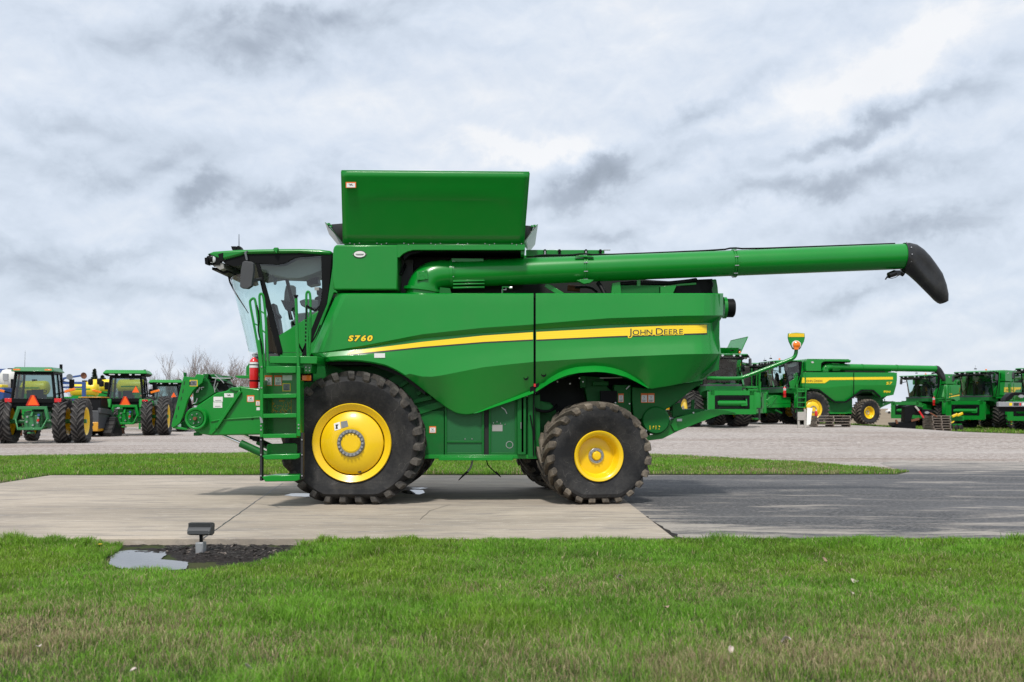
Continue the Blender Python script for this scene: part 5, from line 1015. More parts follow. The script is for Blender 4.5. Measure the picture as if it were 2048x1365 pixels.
# ---------------------------------------------------------------- tractors seen from behind
TYB = None
def tractor(label, X, Y, rot, style=0, duals=True):
    t = thing('tractor', label, 'tractor', (0, 0, 0), 0, 'tractors parked behind'); g = 'green_old' if style == 0 else 'green_bg'
    R, L = (.93, .86) if style == 0 else (.97, .90)
    ty = tyre_mesh(R, .50, .56, L, 22, 'bg%d' % style, lugmat='lug_bg', base='tyre_bg', lean=.36, lugw=.042, seg=56)
    rm = rim_mesh('rim_bg', [(0, .02), (.14, .02), (.16, -.03), (.3, .0), (.44, -.02), (.50, -.14), (.565, -.18), (.575, -.17), (.56, .1)], 40, 'yellow' if style == 0 else 'yellow_dull')
    xs = [1.02, 1.72] if duals else [1.02]
    for s in (-1, 1):
        for x in xs:
            w = wheel(t, (s*x, 0, L), rad(90) if s > 0 else rad(-90), ty, rm)
    tyf = tyre_mesh(.66, .42, .36, .62, 18, 'bgf', lugmat='lug_bg', base='tyre_bg', lean=.36, lugw=.04, seg=48); rmf = rim_mesh('rim_bgf', [(0, .0), (.2, .0), (.30, -.02), (.36, -.14), (.375, -.14), (.36, .1)], 32, 'yellow')
    for s in (-1, 1): wheel(t, (s*.92, 2.9, .62), rad(90) if s > 0 else rad(-90), tyf, rmf)
    mb = MB(); mb.cyl((-1.9, 0, L), (1.9, 0, L), .09, .09, 12); mb.box(-.34, .34, -.45, .9, .55, 1.25); mb.box(-.22, .22, .8, 3.2, .6, .95); mb.cyl((-.9, 2.9, .62), (.9, 2.9, .62), .08, .08, 10); mb.build('axle_housing', g, t, bevel=.02)
    mb = MB(); mb.px  # noqa
    mb = MB(); mb.hexa([(-.40, 1.0, .95), (.40, 1.0, .95), (.34, 3.7, .95), (-.34, 3.7, .95), (-.40, 1.0, 1.75), (.40, 1.0, 1.75), (.33, 3.6, 1.55), (-.33, 3.6, 1.55)]); mb.build('hood', g, t, bevel=.04)
    # rear hitch
    mb = MB()
    for s in (-1, 1):
        mb.bar((s*.50, -.62, 1.38), (s*.62, -.72, .92), .09, .12); mb.bar((s*.46, -.3, .62), (s*.42, -1.0, .58), .07, .09); mb.bar((s*.60, -.70, 1.0), (s*.44, -.95, .58), .05, .06)
    mb.box(-.56, .56, -.66, -.5, 1.34, 1.46); mb.bar((0, -.45, 1.3), (0, -.75, 1.05), .08, .1); mb.box(-.45, .45, -.98, -.9, .53, .62); mb.box(-.28, .28, -.52, -.42, .55, 1.1); mb.bar((0, -.4, .4), (0, -1.1, .42), .12, .06); mb.build('hitch', g, t, bevel=.012)
    mb = MB()
    for x, z in ((-.18, 1.05), (.22, 1.0), (-.2, .85), (.2, .82), (.02, .72)): mb.cyl((x, -.5, z), (x, -.62, z), .04, .04, 8)
    mb.build('couplers', 'steel', t); mb = MB(); mb.cyl((.22, -.5, .92), (.22, -.66, .9), .05, .05, 8); mb.build('coupler_cap', 'red', t); mb = MB(); mb.cyl((.24, -.5, 1.1), (.24, -.64, 1.12), .05, .05, 8); mb.build('coupler_cap', 'blue', t)
    # cab
    z0, z1 = 1.72, 2.78; bw, tw = .80, .68
    mb = MB()
    for s in (-1, 1):
        mb.bar((s*bw, -.42, z0), (s*tw, -.30, z1), .09, .09); mb.bar((s*.80, 1.0, z0-.3), (s*.70, .95, z1), .08, .08); mb.bar((s*.82, .25, z0), (s*.72, .3, z1), .06, .06)
    mb.box(-bw, bw, -.47, -.38, z0-.12, z0+.05); mb.box(-.84, .84, -.40, 1.1, z0-.30, z0-.11); mb.box(-.72, .72, -.36, .98, z1-.04, z1+.06); mb.build('cab_frame', 'black', t, bevel=.01)
    mb = MB(); mb.add([(-bw+.03, -.41, z0+.04), (bw-.03, -.41, z0+.04), (tw-.03, -.30, z1-.02), (-tw+.03, -.30, z1-.02)], [(0, 1, 2, 3)]); mb.add([(-.78, 1.0, z0-.2), (.78, 1.0, z0-.2), (.68, .95, z1-.02), (-.68, .95, z1-.02)], [(0, 1, 2, 3)])
    for s in (-1, 1): mb.add([(s*.81, -.38, z0), (s*.81, .98, z0-.2), (s*.70, .94, z1-.02), (s*.69, -.28, z1-.02)], [(0, 1, 2, 3)])
    mb.build('cab_glass', 'glass_bg', t, sharp=None)
    rw = 1.02 if style else .82; zr = z1+(.16 if style else .06)
    mb = MB(); mb.hexa([(-rw, -.62, zr), (rw, -.62, zr), (rw, 1.2, zr), (-rw, 1.2, zr), (-rw+.12, -.46, zr+.18), (rw-.12, -.46, zr+.18), (rw-.16, 1.05, zr+.20), (-rw+.16, 1.05, zr+.20)]); mb.build('cab_roof', g, t, bevel=.05)
    if style:
        mb = MB(); mb.hexa([(-.86, -.48, z1+.05), (.86, -.48, z1+.05), (.86, 1.1, z1+.05), (-.86, 1.1, z1+.05), (-rw+.02, -.60, zr), (rw-.02, -.60, zr), (rw-.02, 1.15, zr), (-rw+.02, 1.15, zr)]); mb.build('roof_underside', 'black', t, bevel=.02)
    mb = MB(); mb.box(-.25, .25, .15, .55, z0-.1, z0+.22); mb.box(-.22, .22, .1, .2, z0+.0, z0+.42); mb.box(-.5, -.4, .5, .8, z0, z0+.4); mb.lathe([(.16, -.015), (.18, -.015), (.18, .015), (.16, .015)], (0, .85, z0+.35), (0, -.4, .9), 16, closed=True); mb.build('seat', 'seat', t, bevel=.03)
    for s in (-1, 1):
        mb = MB(); mb.hexa([(s*.62, -.62, 1.30), (s*1.30, -.62, 1.42), (s*1.30, 1.0, 1.42), (s*.62, 1.0, 1.30), (s*.62, -.50, 1.75), (s*1.26, -.50, 1.72), (s*1.26, .85, 1.72), (s*.62, .85, 1.78)]) if style else mb.hexa([(s*.62, -.45, 1.62), (s*1.22, -.45, 1.66), (s*1.22, .8, 1.66), (s*.62, .8, 1.62), (s*.62, -.40, 1.80), (s*1.18, -.40, 1.78), (s*1.18, .75, 1.78), (s*.62, .75, 1.80)]); mb.build('fender', g if style else 'black', t, bevel=.05)
        mb = MB(); mb.box(s*.92-.13, s*.92+.13, -.66 if style else -.49, -.60 if style else -.44, 1.62, 1.70 if style else 1.78); mb.build('tail_lamp', 'red', t, bevel=.01)
        mb = MB(); mb.bar((s*.78, -.1, 1.95), (s*1.25, -.2, 2.08), .05, .05); mb.build('lamp_arm', 'black', t); mb = MB(); mb.bar((s*1.12, -.22, 2.05), (s*1.52, -.26, 2.16), .10, .10); mb.build('flasher', 'amber', t, bevel=.01)
        mb = MB(); mb.box(s*.58-.13, s*.58+.13, -.58, -.5, z1+.09, z1+.16); mb.build('roof_lamp', 'amber' if style == 0 else 'lens', t, bevel=.01)
        mb = MB(); mb.bar((s*.74, 1.0, 2.5), (s*1.1, .95, 2.45), .03, .03); mb.box(s*1.12-.1, s*1.12+.1, .92, .97, 2.2, 2.58); mb.build('mirror', 'black', t, bevel=.02)
        if style: 
            mb = MB(); mb.cyl((s*.25, -.5, z1+.13), (s*.25, -.58, z1+.13), .06, .06, 12); mb.build('roof_lamp', 'lens', t)
    mb = MB(); z = 1.50 if style == 0 else 1.45; mb.prism([(-.24, -.52, z), (.24, -.52, z), (.05, -.52, z+.40), (-.05, -.52, z+.40)], [(-.24, -.50, z), (.24, -.50, z), (.05, -.50, z+.40), (-.05, -.50, z+.40)]); o = mb.build('slow_vehicle_triangle', 'smv', t); mb = MB(); 
    for a, b in (((-.24, z), (.24, z)), ((.24, z), (.05, z+.40)), ((-.05, z+.40), (-.24, z))): mb.bar((a[0], -.522, a[1]), (b[0], -.522, b[1]), .03, .04, (0, 1, 0))
    mb.build('triangle_border', 'smv_edge', o)
    if style: 
        mb = MB(); mb.prism([(.30, -.42, 2.05), (.62, -.42, 2.05), (.46, -.40, 2.36)], [(.30, -.40, 2.05), (.62, -.40, 2.05), (.46, -.38, 2.36)]); mb.build('window_triangle', 'smv', t)
    mb = MB(); mb.cyl((.55, 1.6, 1.6), (.55, 1.6, 3.22), .07, .06, 12); mb.build('exhaust_stack', 'black', t)
    place(t, X, Y, rot); return t
tractor('faded green tractor with dual rear wheels and two amber lamps on its roof edge', -19.1, 40.2-CD, rad(11), 0)
t2 = tractor('green tractor with rounded green fenders and a triangle sticker in its rear window', -19.8, 51.5-CD, rad(11), 1); t2.scale = (1.07, 1.07, 1.07)
t3 = tractor('green tractor half hidden behind the dual wheels of the tractor with a window triangle', -21.2, 61.5-CD, rad(10), 1, False)
# tall black fender of one more machine between tractor and harvester
bf = thing('tractor', 'tractor showing only its black rear fender behind the big harvester\'s header frame', 'tractor', (0, 0, 0), 0, 'tractors parked behind')
inst('tyre', tyre_mesh(.97, .50, .56, .90, 22, 'bg1'), bf, (0, 0, .9), rad(90)); mb = MB(); rows = []
for i in range(13):
    a = rad(-20+i*17); rows.append([Vector((x, -1.12*math.cos(a), .95+1.12*math.sin(a))) for x in (-.45, -.2, .2, .45)])
mb.grid(rows); mb.build('fender', 'black', bf, solid=.04); mb = MB(); mb.box(-1.6, -.3, -.3, 2.6, .6, 1.4); mb.build('chassis', 'green_bg', bf, bevel=.05); place(bf, -19.8, 60-CD, rad(8))
# ---------------------------------------------------------------- compact tracked loader between the tractors
sl = thing('track_loader', 'yellow and black compact track loader with triangular rubber tracks between two green tractors', 'track loader', (0, 0, 0), 0)
for s in (-1, 1):
    mb = MB(); prof = [(-.85, .18), (-.75, .03), (.62, .0), (.82, .12), (.78, .26), (.16, .95), (-.05, .98), (-.22, .88)]
    fr = [Vector((x, s*.85-.2, z)) for x, z in prof]; mb.prism(fr, [Vector((p.x, p.y+.4, p.z)) for p in fr])
    n = 26
    for i in range(n):
        u = i/n*len(prof); k = int(u); a, b = prof[k], prof[(k+1) % len(prof)]; x = a[0]+(b[0]-a[0])*(u-k); z = a[1]+(b[1]-a[1])*(u-k); d = Vector((b[0]-a[0], 0, b[1]-a[1])).normalized(); nrm = Vector((d.z, 0, -d.x)); c = Vector((x, s*.85, z))
        mb.bar(c+Vector((0, -.2, 0)), c+Vector((0, .2, 0)), .06, .07, nrm)
    mb.build('rubber_track', 'tyre_bg', sl)
    mb = MB(); mb.prism([(-.6, s*.85-.215*s, .15), (.6, s*.85-.215*s, .15), (.0, s*.85-.215*s, .8)], [(-.6, s*1.07, .15), (.6, s*1.07, .15), (.0, s*1.07, .8)]); mb.build('track_frame', 'black', sl)
    mb = MB(); mb.bar((-1.3, s*.62, 1.35), (.2, s*.62, 1.25), .14, .26); mb.bar((.2, s*.62, 1.25), (1.15, s*.62, .55), .14, .24); mb.build('lift_arm', 'grey_plastic', sl, bevel=.02)
mb = MB(); mb.px; mb = MB(); mb.hexa([(-1.4, -.62, .4), (.7, -.62, .4), (.7, .62, .4), (-1.4, .62, .4), (-1.35, -.6, 1.35), (.1, -.6, 1.15), (.1, .6, 1.15), (-1.35, .6, 1.35)]); mb.build('body', 'grey_plastic', sl, bevel=.04); mb = MB(); mb.box(-1.42, .75, -.60, .60, .28, .75); mb.build('lower_body', 'machine_yellow', sl, bevel=.03)
mb = MB(); mb.hexa([(-.95, -.55, 1.2), (.35, -.55, 1.1), (.35, .55, 1.1), (-.95, .55, 1.2), (-.85, -.52, 2.0), (.15, -.52, 2.0), (.15, .52, 2.0), (-.85, .52, 2.0)]); mb.build('cab', 'black', sl, bevel=.05)
mb = MB(); mb.box(-.95, .25, -.58, .58, 2.0, 2.05); mb.build('cab_roof', 'machine_yellow', sl, bevel=.02)
mb = MB(); mb.hexa([(1.15, -.95, .08), (1.55, -.95, .08), (1.55, .95, .08), (1.15, .95, .08), (1.1, -.95, .55), (1.3, -.95, .55), (1.3, .95, .55), (1.1, .95, .55)]); mb.build('bucket', 'rust', sl, bevel=.02)
place(sl, -20.75, 50-CD, rad(92)); sl.scale = (.95, .95, .95)
# ---------------------------------------------------------------- row of yellow liquid tanks, blue frame, white tank
tkp = thing('tank_carrier', 'planter frame carrying a row of yellow liquid tanks behind the tractors', 'planter', (0, 0, 0), 0)
D0 = 66.0
def at(x, y, d): return Vector(((x-CX)*d/F, d-CD, CH-(y-HY)*d/F))
for (x0, x1, yc, r, d) in ((40, 98, 776, .46, 66), (141, 198, 778.5, .46, 64), (182, 232, 772, .44, 68), (236, 292, 773, .46, 66)):
    a, b = at(x0, yc, d), at(x1, yc, d); mb = MB(); ax = (b-a); Ln = ax.length; e = .16
    mb.lathe([(0, 0), (r*.6, .03), (r*.92, e*.7), (r, e+.06), (r, Ln-e-.06), (r*.92, Ln-e*.7), (r*.6, Ln-.03), (0, Ln)], a, ax, 28); o = mb.build('liquid_tank', 'tank_yellow', tkp, sharp=50)
    m = (a+b)/2; mb = MB(); mb.cyl(m+Vector((0, 0, r-.02)), m+Vector((0, 0, r+.09)), .17, .15, 14); mb.build('tank_lid', 'black', o)
    mb = MB(); rows = [[m+Vector((dx, -math.cos(t)*(r+.006), math.sin(t)*(r+.006))) for dx in [-.55+1.1*i/10 for i in range(11)]] for t in (-.12, .05)]; mb.grid(rows); mb.build('tank_stripe', 'green_bg', o)
    mb = MB(); mb.box(m.x-.7, m.x+.7, m.y-.3, m.y+.3, .9+gz(m.x, m.y), m.z-r+.04)
    for s in (-1, 1): mb.box(m.x+s*.6-.06, m.x+s*.6+.06, m.y-.3, m.y-.18, 0, 1.0)
    mb.build('tank_stand', 'green_bg', tkp, bevel=.02)
mb = MB(); a, b = at(20, 797, 67), at(330, 797, 67); mb.bar(a, b, .22, .2); 
for x in (60, 130, 215, 300):
    p = at(x, 797, 67); mb.box(p.x-.1, p.x+.1, p.y-.1, p.y+.1, 0, p.z)
mb.build('tool_bar', 'green_bg', tkp, bevel=.02)
mb = MB()
for x, y in ((181, 765), (199, 764), (203, 768)): 
    p = at(x, y, 63); mb.lathe([(0, -.2), (.14, -.16), (.16, .1), (.1, .2), (0, .22)], p, (0, 0, 1), 14)
mb.build('fill_cap', 'black', tkp)
tag(tkp, 'row of yellow liquid tanks on a green planter frame seen behind the tractors')
bl_ = thing('folding_toolbar', 'blue folding implement frame with rusty marker disc between the first two tractors', 'implement', (0, 0, 0), 0)
mb = MB(); d = 58
for p, q, w in (((119, 766.5), (170, 766.5), .14), ((119, 775), (168, 775), .10), ((168, 765), (168, 820), .18), ((122, 766), (122, 845), .16), ((119, 800), (170, 800), .14)): mb.bar(at(*p, d), at(*q, d), w, w)
mb.bar(at(168, 800, d), Vector((at(168, 850, d).x, d-CD, 0)), .16, .16); mb.build('frame', 'blue', bl_, bevel=.01)
mb = MB(); mb.bar(at(128, 757, d-1), at(164, 751.5, d-1), .10, .10); mb.bar(at(128, 757, d-1), at(122, 766, d), .1, .1); mb.build('marker_arm', 'blue', bl_, bevel=.01)
mb = MB(); mb.lathe([(0, -.05), (.12, -.03), (.19, .03), (.185, .04), (.1, 0), (0, -.02)], at(167, 752, d-1), (.8, -.6, .1), 24); mb.build('marker_disc', 'rust', bl_); mb = MB(); mb.lathe([(0, -.04), (.1, -.02), (.17, .03), (0, .03)], at(139, 754.5, d-2), (.5, -.8, .1), 20); mb.build('coulter', 'hub_grey', bl_)
wt = thing('nurse_tank', 'round white liquid tank with black lid behind the faded tractor', 'liquid tank', (0, 0, 0), 0)
d = 50; c = at(22, 757, d); mb = MB(); mb.lathe([(0, -.50), (.38, -.46), (.50, -.2), (.52, .0), (.50, .2), (.38, .40), (.12, .48), (0, .5)], c, (0, 0, 1), 32); mb.build('tank_shell', 'tank_white', wt, sharp=60); mb = MB(); mb.box(c.x-.05, c.x+.55, c.y-.25, c.y+.25, c.z+.42, c.z+.49); mb.build('tank_lid', 'black', wt); mb = MB(); q = at(22, 755, d); mb.box(q.x-.13, q.x+.12, c.y-.56, c.y-.46, q.z-.16, q.z+.16); mb.build('tank_plate', 'hoarding', wt)
mb = MB(); mb.box(c.x-.4, c.x+.4, c.y-.3, c.y+.3, .9, c.z-.45)
for sx in (-.36, .36):
    for sy in (-.28, .28): mb.box(c.x+sx-.05, c.x+sx+.05, c.y+sy-.05, c.y+sy+.05, 0, .9)
mb.build('tank_stand', 'rust', wt); mb = MB(); mb.bar(at(-20, 739.5, d), at(20, 739.5, d), .07, .07); mb.bar(at(2, 739, d), at(2, 770, d), .06, .06); mb.build('spray_boom', 'blue', wt)
bh = thing('seed_hopper', 'dark blue seed hopper with yellow lid beside the faded tractor\'s wheel', 'seed hopper', (0, 0, 0), 0); d = 47; p = at(4, 806, d)
mb = MB(); mb.hexa([(p.x-.5, p.y-.35, p.z), (p.x+.25, p.y-.35, p.z), (p.x+.25, p.y+.35, p.z), (p.x-.5, p.y+.35, p.z), (p.x-.6, p.y-.45, p.z+.7), (p.x+.33, p.y-.45, p.z+.7), (p.x+.33, p.y+.45, p.z+.7), (p.x-.6, p.y+.45, p.z+.7)]); mb.build('hopper_bin', 'blue', bh, bevel=.03); mb = MB(); mb.box(p.x-.3, p.x+.15, p.y-.3, p.y+.3, p.z+.7, p.z+.85); mb.build('hopper_lid', 'tank_yellow', bh, bevel=.03)
mb = MB(); mb.box(p.x-.5, p.x-.4, p.y-.3, p.y+.3, 0, p.z); mb.box(p.x+.12, p.x+.22, p.y-.3, p.y+.3, 0, p.z); mb.build('hopper_leg', 'blue', bh)
wa = thing('whip_aerial', 'thin whip aerial standing above the cab of the faded tractor', 'aerial', (0, 0, 0), 0); a = at(49, 742, 40.6); mb = MB(); mb.tube([a, at(50.5, 702, 40.6)], [.012, .006], 6); mb.build('aerial_rod', 'hub_grey', wa); mb = MB(); mb.cyl(a+Vector((0, 0, -.08)), a+Vector((0, 0, .06)), .03, .02, 8); mb.build('aerial_base', 'black', wa)
# ---------------------------------------------------------------- pallets, boards, attachments on the right
def pallet_unit(root, w, dpt, z, nb=6, r=None):
    r = r or random
    for j in range(nb):
        mb = MB(); y = -dpt/2+(j+.5)*dpt/nb; mb.box(-w/2+r.uniform(-.02, .02), w/2+r.uniform(-.02, .02), y-dpt/nb*.36, y+dpt/nb*.36, z+.115+r.uniform(0, .006), z+.14); mb.build('deck_board', 'wood', root)
    for x in (-w/2+.04, 0, w/2-.04):
        mb = MB(); mb.box(x-.025, x+.025, -dpt/2, dpt/2, z+.022, z+.114); mb.build('runner', 'wood', root)
    for j in range(3):
        mb = MB(); y = -dpt/2+(j+.5)*dpt/3; mb.box(-w/2, w/2, y-.06, y+.06, z, z+.02); mb.build('base_board', 'wood', root)
def pallet(label, X, Y, z, w, dpt, rot, grp):
    t = thing('pallet', label, 'pallet', (0, 0, 0), 0, grp); pallet_unit(t, w, dpt, 0); t.location = (X, Y, gz(X, Y)+z); t.rotation_euler = (0, 0, rot); return t
Xp, Yp = (1660-CX)*52.5/F, 52.5-CD
names = ['lowest', 'second lowest', 'second from the top', 'topmost']
for i in range(4): pallet('weathered wooden pallet, %s of the stack in front of the side-on harvester' % names[i], Xp+random.uniform(-.05, .05), Yp, .146*i, 1.85, 1.1, rad(3+random.uniform(-3, 3)), 'stacked pallets before the side-on harvester')
Xq, Yq = (1874-CX)*58/F, 58-CD
nm = ['lowest', 'second lowest', 'third from the bottom', 'third from the top', 'second from the top', 'topmost']
for i in range(6): pallet('grey wooden pallet, %s of the stack beside the black attachment' % nm[i], Xq+random.uniform(-.04, .04), Yq, .146*i, 1.15, 1.1, rad(8+random.uniform(-5, 5)), 'stacked pallets beside the black attachment')
bt = thing('bottle', 'red bottle with a white cap standing on the wooden pallets', 'bottle', (0, 0, 0), 0); mb = MB(); mb.lathe([(0, 0), (.07, 0), (.075, .02), (.075, .20), (.03, .27), (0, .27)], (0, 0, 0), (0, 0, 1), 16); mb.build('bottle_body', 'red', bt); mb = MB(); mb.cyl((0, 0, .265), (0, 0, .33), .035, .03, 10); mb.build('bottle_cap', 'white', bt)
bp = at(1633.5, 843, 51.8); bt.location = (bp.x, bp.y+.1, gz(bp.x, bp.y)+.146*4-.002)
gb = thing('sign_board', 'small grey board on two posts left of the stacked pallets', 'sign', (0, 0, 0), 0); d = 51.0; p = at(1603, 850, d); z0 = gz(p.x, p.y)
mb = MB(); mb.box(p.x-.20, p.x+.14, p.y-.03, p.y, z0+.38, z0+.80); mb.build('board', 'wood_pale', gb, bevel=.006)
for dx in (-.14, .19):
    mb = MB(); mb.box(p.x+dx-.05, p.x+dx+.05, p.y+.002, p.y+.09, z0-.05, z0+(.72 if dx < 0 else .95)); mb.build('post', 'wood_pale', gb, bevel=.005)
lp = tag(MB().hexa([at(1613, 851, 51.2), at(1621, 849, 51.2), at(1621, 849, 51.2)+Vector((0, .06, 0)), at(1613, 851, 51.2)+Vector((0, .06, 0)), at(1614.5, 816, 51.6), at(1625, 816.5, 51.6), at(1625, 816.5, 51.6)+Vector((0, .06, 0)), at(1614.5, 816, 51.6)+Vector((0, .06, 0))]).build('board', 'tank_white', None, bevel=.006), 'pale tilted panel leaning between the small grey board and the pallets', 'board')
# black attachment lying before the pallets
bk = thing('snow_blade', 'black steel attachment with a red striped arm lying on the ground before the grey pallets', 'attachment', (0, 0, 0), 0); d = 57.0
def atx(x, y): return at(x, y, d)
mb = MB(); a = [atx(*p) for p in ((1787, 846), (1800, 845), (1832, 842), (1832, 860), (1803, 860), (1790, 852))]; mb.prism(a, [p+Vector((0, .9, 0)) for p in a]); mb.build('blade_shoe', 'black', bk, bevel=.02)
mb = MB(); a = [atx(*p) for p in ((1810, 813), (1822, 811), (1846, 815), (1843, 826), (1826, 828), (1822, 846), (1808, 846))]; mb.prism(a, [p+Vector((0, .5, 0)) for p in a]); mb.build('mast_plate', 'black', bk, bevel=.02)
mb = MB(); a = [atx(*p) for p in ((1834, 818), (1868, 820), (1864, 832), (1836, 831))]; mb.prism(a, [p+Vector((0, .6, 0)) for p in a]); mb.build('cross_beam', 'black', bk, bevel=.02)
mb = MB(); c = atx(1854, 825.5)+Vector((0, -.01, 0)); mb.prism([c+Vector((dx, 0, dz)) for dx, dz in ((-.16, 0), (-.05, .07), (.05, .07), (.16, 0), (.05, -.07), (-.05, -.07))], [c+Vector((dx, .03, dz)) for dx, dz in ((-.16, 0), (-.05, .07), (.05, .07), (.16, 0), (.05, -.07), (-.05, -.07))]); mb.build('emblem', 'hoarding', bk)
mb = MB(); mb.bar(atx(1829, 813)+Vector((0, -.1, 0)), atx(1836, 822)+Vector((0, -.12, 0)), .09, .09, (0, 1, 0)); mb.build('arm', 'wood_pale', bk); mb = MB(); mb.bar(atx(1836, 822)+Vector((0, -.12, 0)), atx(1845, 836)+Vector((0, -.14, 0)), .08, .08, (0, 1, 0)); mb.build('arm_sleeve', 'red', bk)
mb = MB(); mb.bar(atx(1792, 840), atx(1794, 848), .1, .1, (0, 1, 0)); mb.bar(atx(1822, 842), atx(1838, 838), .12, .12, (0, 1, 0)); mb.bar(atx(1860, 826), atx(1874, 834), .07, .07, (0, 1, 0)); mb.build('rusty_bracket', 'rust', bk)
# tall attachment with grey bar at the right edge
ga = thing('loader_attachment', 'tall black loader attachment with a long grey bar carrying small stickers', 'attachment', (0, 0, 0), 0); d = 50.0
mb = MB(); mb.bar(at(1995, 809, d), at(2105, 809, d), .22, .24); mb.build('grey_bar', 'hoarding', ga, bevel=.015)
mb = MB(); a = [at(*p, d+.2) for p in ((2010, 803), (2012, 796), (2022, 787), (2030, 785), (2090, 786), (2090, 793), (2030, 791), (2018, 803))]; mb.prism(a, [p+Vector((0, .5, 0)) for p in a]); mb.build('shroud', 'black', ga, bevel=.02)
mb = MB(); c = at(2043, 793, d+.15); mb.prism([c+Vector((dx, 0, dz)) for dx, dz in ((-.17, 0), (-.06, .08), (.06, .08), (.17, 0), (.06, -.08), (-.06, -.08))], [c+Vector((dx, .03, dz)) for dx, dz in ((-.17, 0), (-.06, .08), (.06, .08), (.17, 0), (.06, -.08), (-.06, -.08))]); mb.build('emblem', 'hoarding', ga)
for x in (2085, 2098):
    mb = MB(); p = at(x, 809, d+.25); q = Vector((p.x, p.y, gz(p.x, p.y))); mb.bar(q, at(x, 795, d+.25), .16, .16); mb.build('upright', 'black', ga, bevel=.01)
mb = MB(); mb.bar(at(1998, 818, d+.2), at(2090, 818, d+.2), .12, .3); mb.build('lower_beam', 'black', ga, bevel=.02)
for i, (x, m, w) in enumerate(((2019, 'stripe', 2.8), (2030, 'decal_black', 5), (2038, 'red', 1.5), (2044, 'white', 2))):
    mb = MB(); mb.pxbox; p = at(x, 809, d); mb.box(p.x-w*.025, p.x+w*.025, p.y-.125, p.y-.112, p.z-.07, p.z+.07); mb.build('bar_decal', m, ga)
# small row unit implement under the harvesters
ru = thing('row_unit', 'low green implement with yellow snouts on the grass behind the grey pallets', 'implement', (0, 0, 0), 0); d = 61.0
mb = MB(); mb.bar(at(1893, 838, d), at(1925, 838, d), .5, .25); mb.bar(at(1893, 850, d), at(1922, 850, d), .3, .12); mb.build('frame', 'green_bg', ru, bevel=.02)
for x, y in ((1904, 834), (1914, 832)):
    mb = MB(); p = at(x, y, d-.4); mb.bar(p, p+Vector((.35, 0, .16)), .12, .16); mb.build('snout', 'yellow', ru, bevel=.03)
for x in (1902, 1913, 1922):
    mb = MB(); p = at(x, 853, d-.2); mb.lathe([(0, -.06), (.17, -.06), (.2, -.03), (.2, .03), (.17, .06), (0, .06)], (p.x, p.y, gz(p.x, p.y)+.2), (.6, -.8, 0), 18); mb.build('gauge_wheel', 'tyre_bg', ru)
# far white car
fc = thing('parked_car', 'tiny white car far away on the field between two harvesters', 'car', (0, 0, 0), 0); d = 260; p = at(1783, 826, d); zc = terr(p.x, p.y)
mb = MB(); a = [Vector((p.x+x, p.y, zc+z)) for x, z in ((-1, .3), (-.95, .8), (-.45, .92), (-.2, 1.4), (.65, 1.4), (.98, .9), (1, .3))]; a = [Vector((p.x+(q.x-p.x)*1.0*1.0, q.y, q.z)) for q in a]; mb.prism(a, [q+Vector((0, 1.7, 0)) for q in a]); mb.build('body', 'white', fc, bevel=.1); 
for x in (-.6, .6):
    mb = MB(); mb.cyl((p.x+x, p.y-.05, zc+.33), (p.x+x, p.y+.2, zc+.33), .33, .33, 14); mb.build('wheel', 'tyre_bg', fc)
mb = MB(); mb.prism([(p.x-.15, p.y-.01, zc+.95), (p.x+.75, p.y-.01, zc+.95), (p.x+.55, p.y-.01, zc+1.32), (p.x-.05, p.y-.01, zc+1.32)], [(p.x-.15, p.y+.01, zc+.95), (p.x+.75, p.y+.01, zc+.95), (p.x+.55, p.y+.01, zc+1.32), (p.x-.05, p.y+.01, zc+1.32)]); mb.build('window', 'black_gloss', fc)
# ---------------------------------------------------------------- floodlight beside the slab
fl = thing('floodlight', 'small grey ground floodlight on a junction box in the mulch bed', 'floodlight', (0, 0, 0), 0); p = G(402, 1111, -.06); d = p.y+CD; k = d/F
def fx(x, y, dy=0): return Vector(((x-CX)*k, p.y+dy, CH-(y-HY)*k))
mb = MB(); a = [fx(*q, -.04) for q in ((393, 1084.5), (408.5, 1084), (408.5, 1109), (393, 1109))]; mb.prism(a, [q+Vector((.012, .075, .0)) for q in a]); o = mb.build('junction_box', 'hoarding', fl, bevel=.006)
mb = MB(); a = [fx(*q, -.045) for q in ((394.5, 1086.5), (407, 1086), (407, 1107), (394.5, 1107))]; mb.prism(a, [q+Vector((0, .006, 0)) for q in a]); mb.build('box_cover', 'hoarding', o, bevel=.003)
mb = MB(); 
for x, y in ((395.8, 1088), (406, 1088), (395.8, 1106), (406, 1105.5)): mb.cyl(fx(x, y, -.045), fx(x, y, -.049), .004, .003, 8)
mb.build('cover_screws', 'steel', o)
mb = MB(); mb.cyl(fx(401, 1112, 0), fx(401, 1108, 0), .014, .014, 10); mb.build('conduit', 'rust', fl)
mb = MB(); a = [fx(*q, -.015) for q in ((399, 1070), (404.5, 1070), (405, 1085), (399.5, 1085))]; mb.prism(a, [q+Vector((0, .04, 0)) for q in a]); mb.build('knuckle', 'black', fl, bevel=.004)
mb = MB(); sec = [(-.085, .018), (-.085, .055), (-.06, .085), (.03, .120), (.06, .118), (.075, .10), (.06, .012), (.0, .0)]; zb = fx(400, 1071).z
x0, x1 = fx(379.5, 1060).x, fx(425.5, 1060).x
mb.prism([Vector((x0, p.y+y, zb+z)) for y, z in sec], [Vector((x1, p.y+y, zb+z)) for y, z in sec]); o = mb.build('lamp_housing', 'grey_plastic', fl, bevel=.006)
mb = MB()
for i in range(22):
    x = x0+.008+(x1-x0-.016)*i/21; mb.box(x-.0028, x+.0028, p.y-.06, p.y+.02, zb+.088, zb+.126)
mb.build('cooling_fins', 'grey_plastic', o)
mb = MB(); 
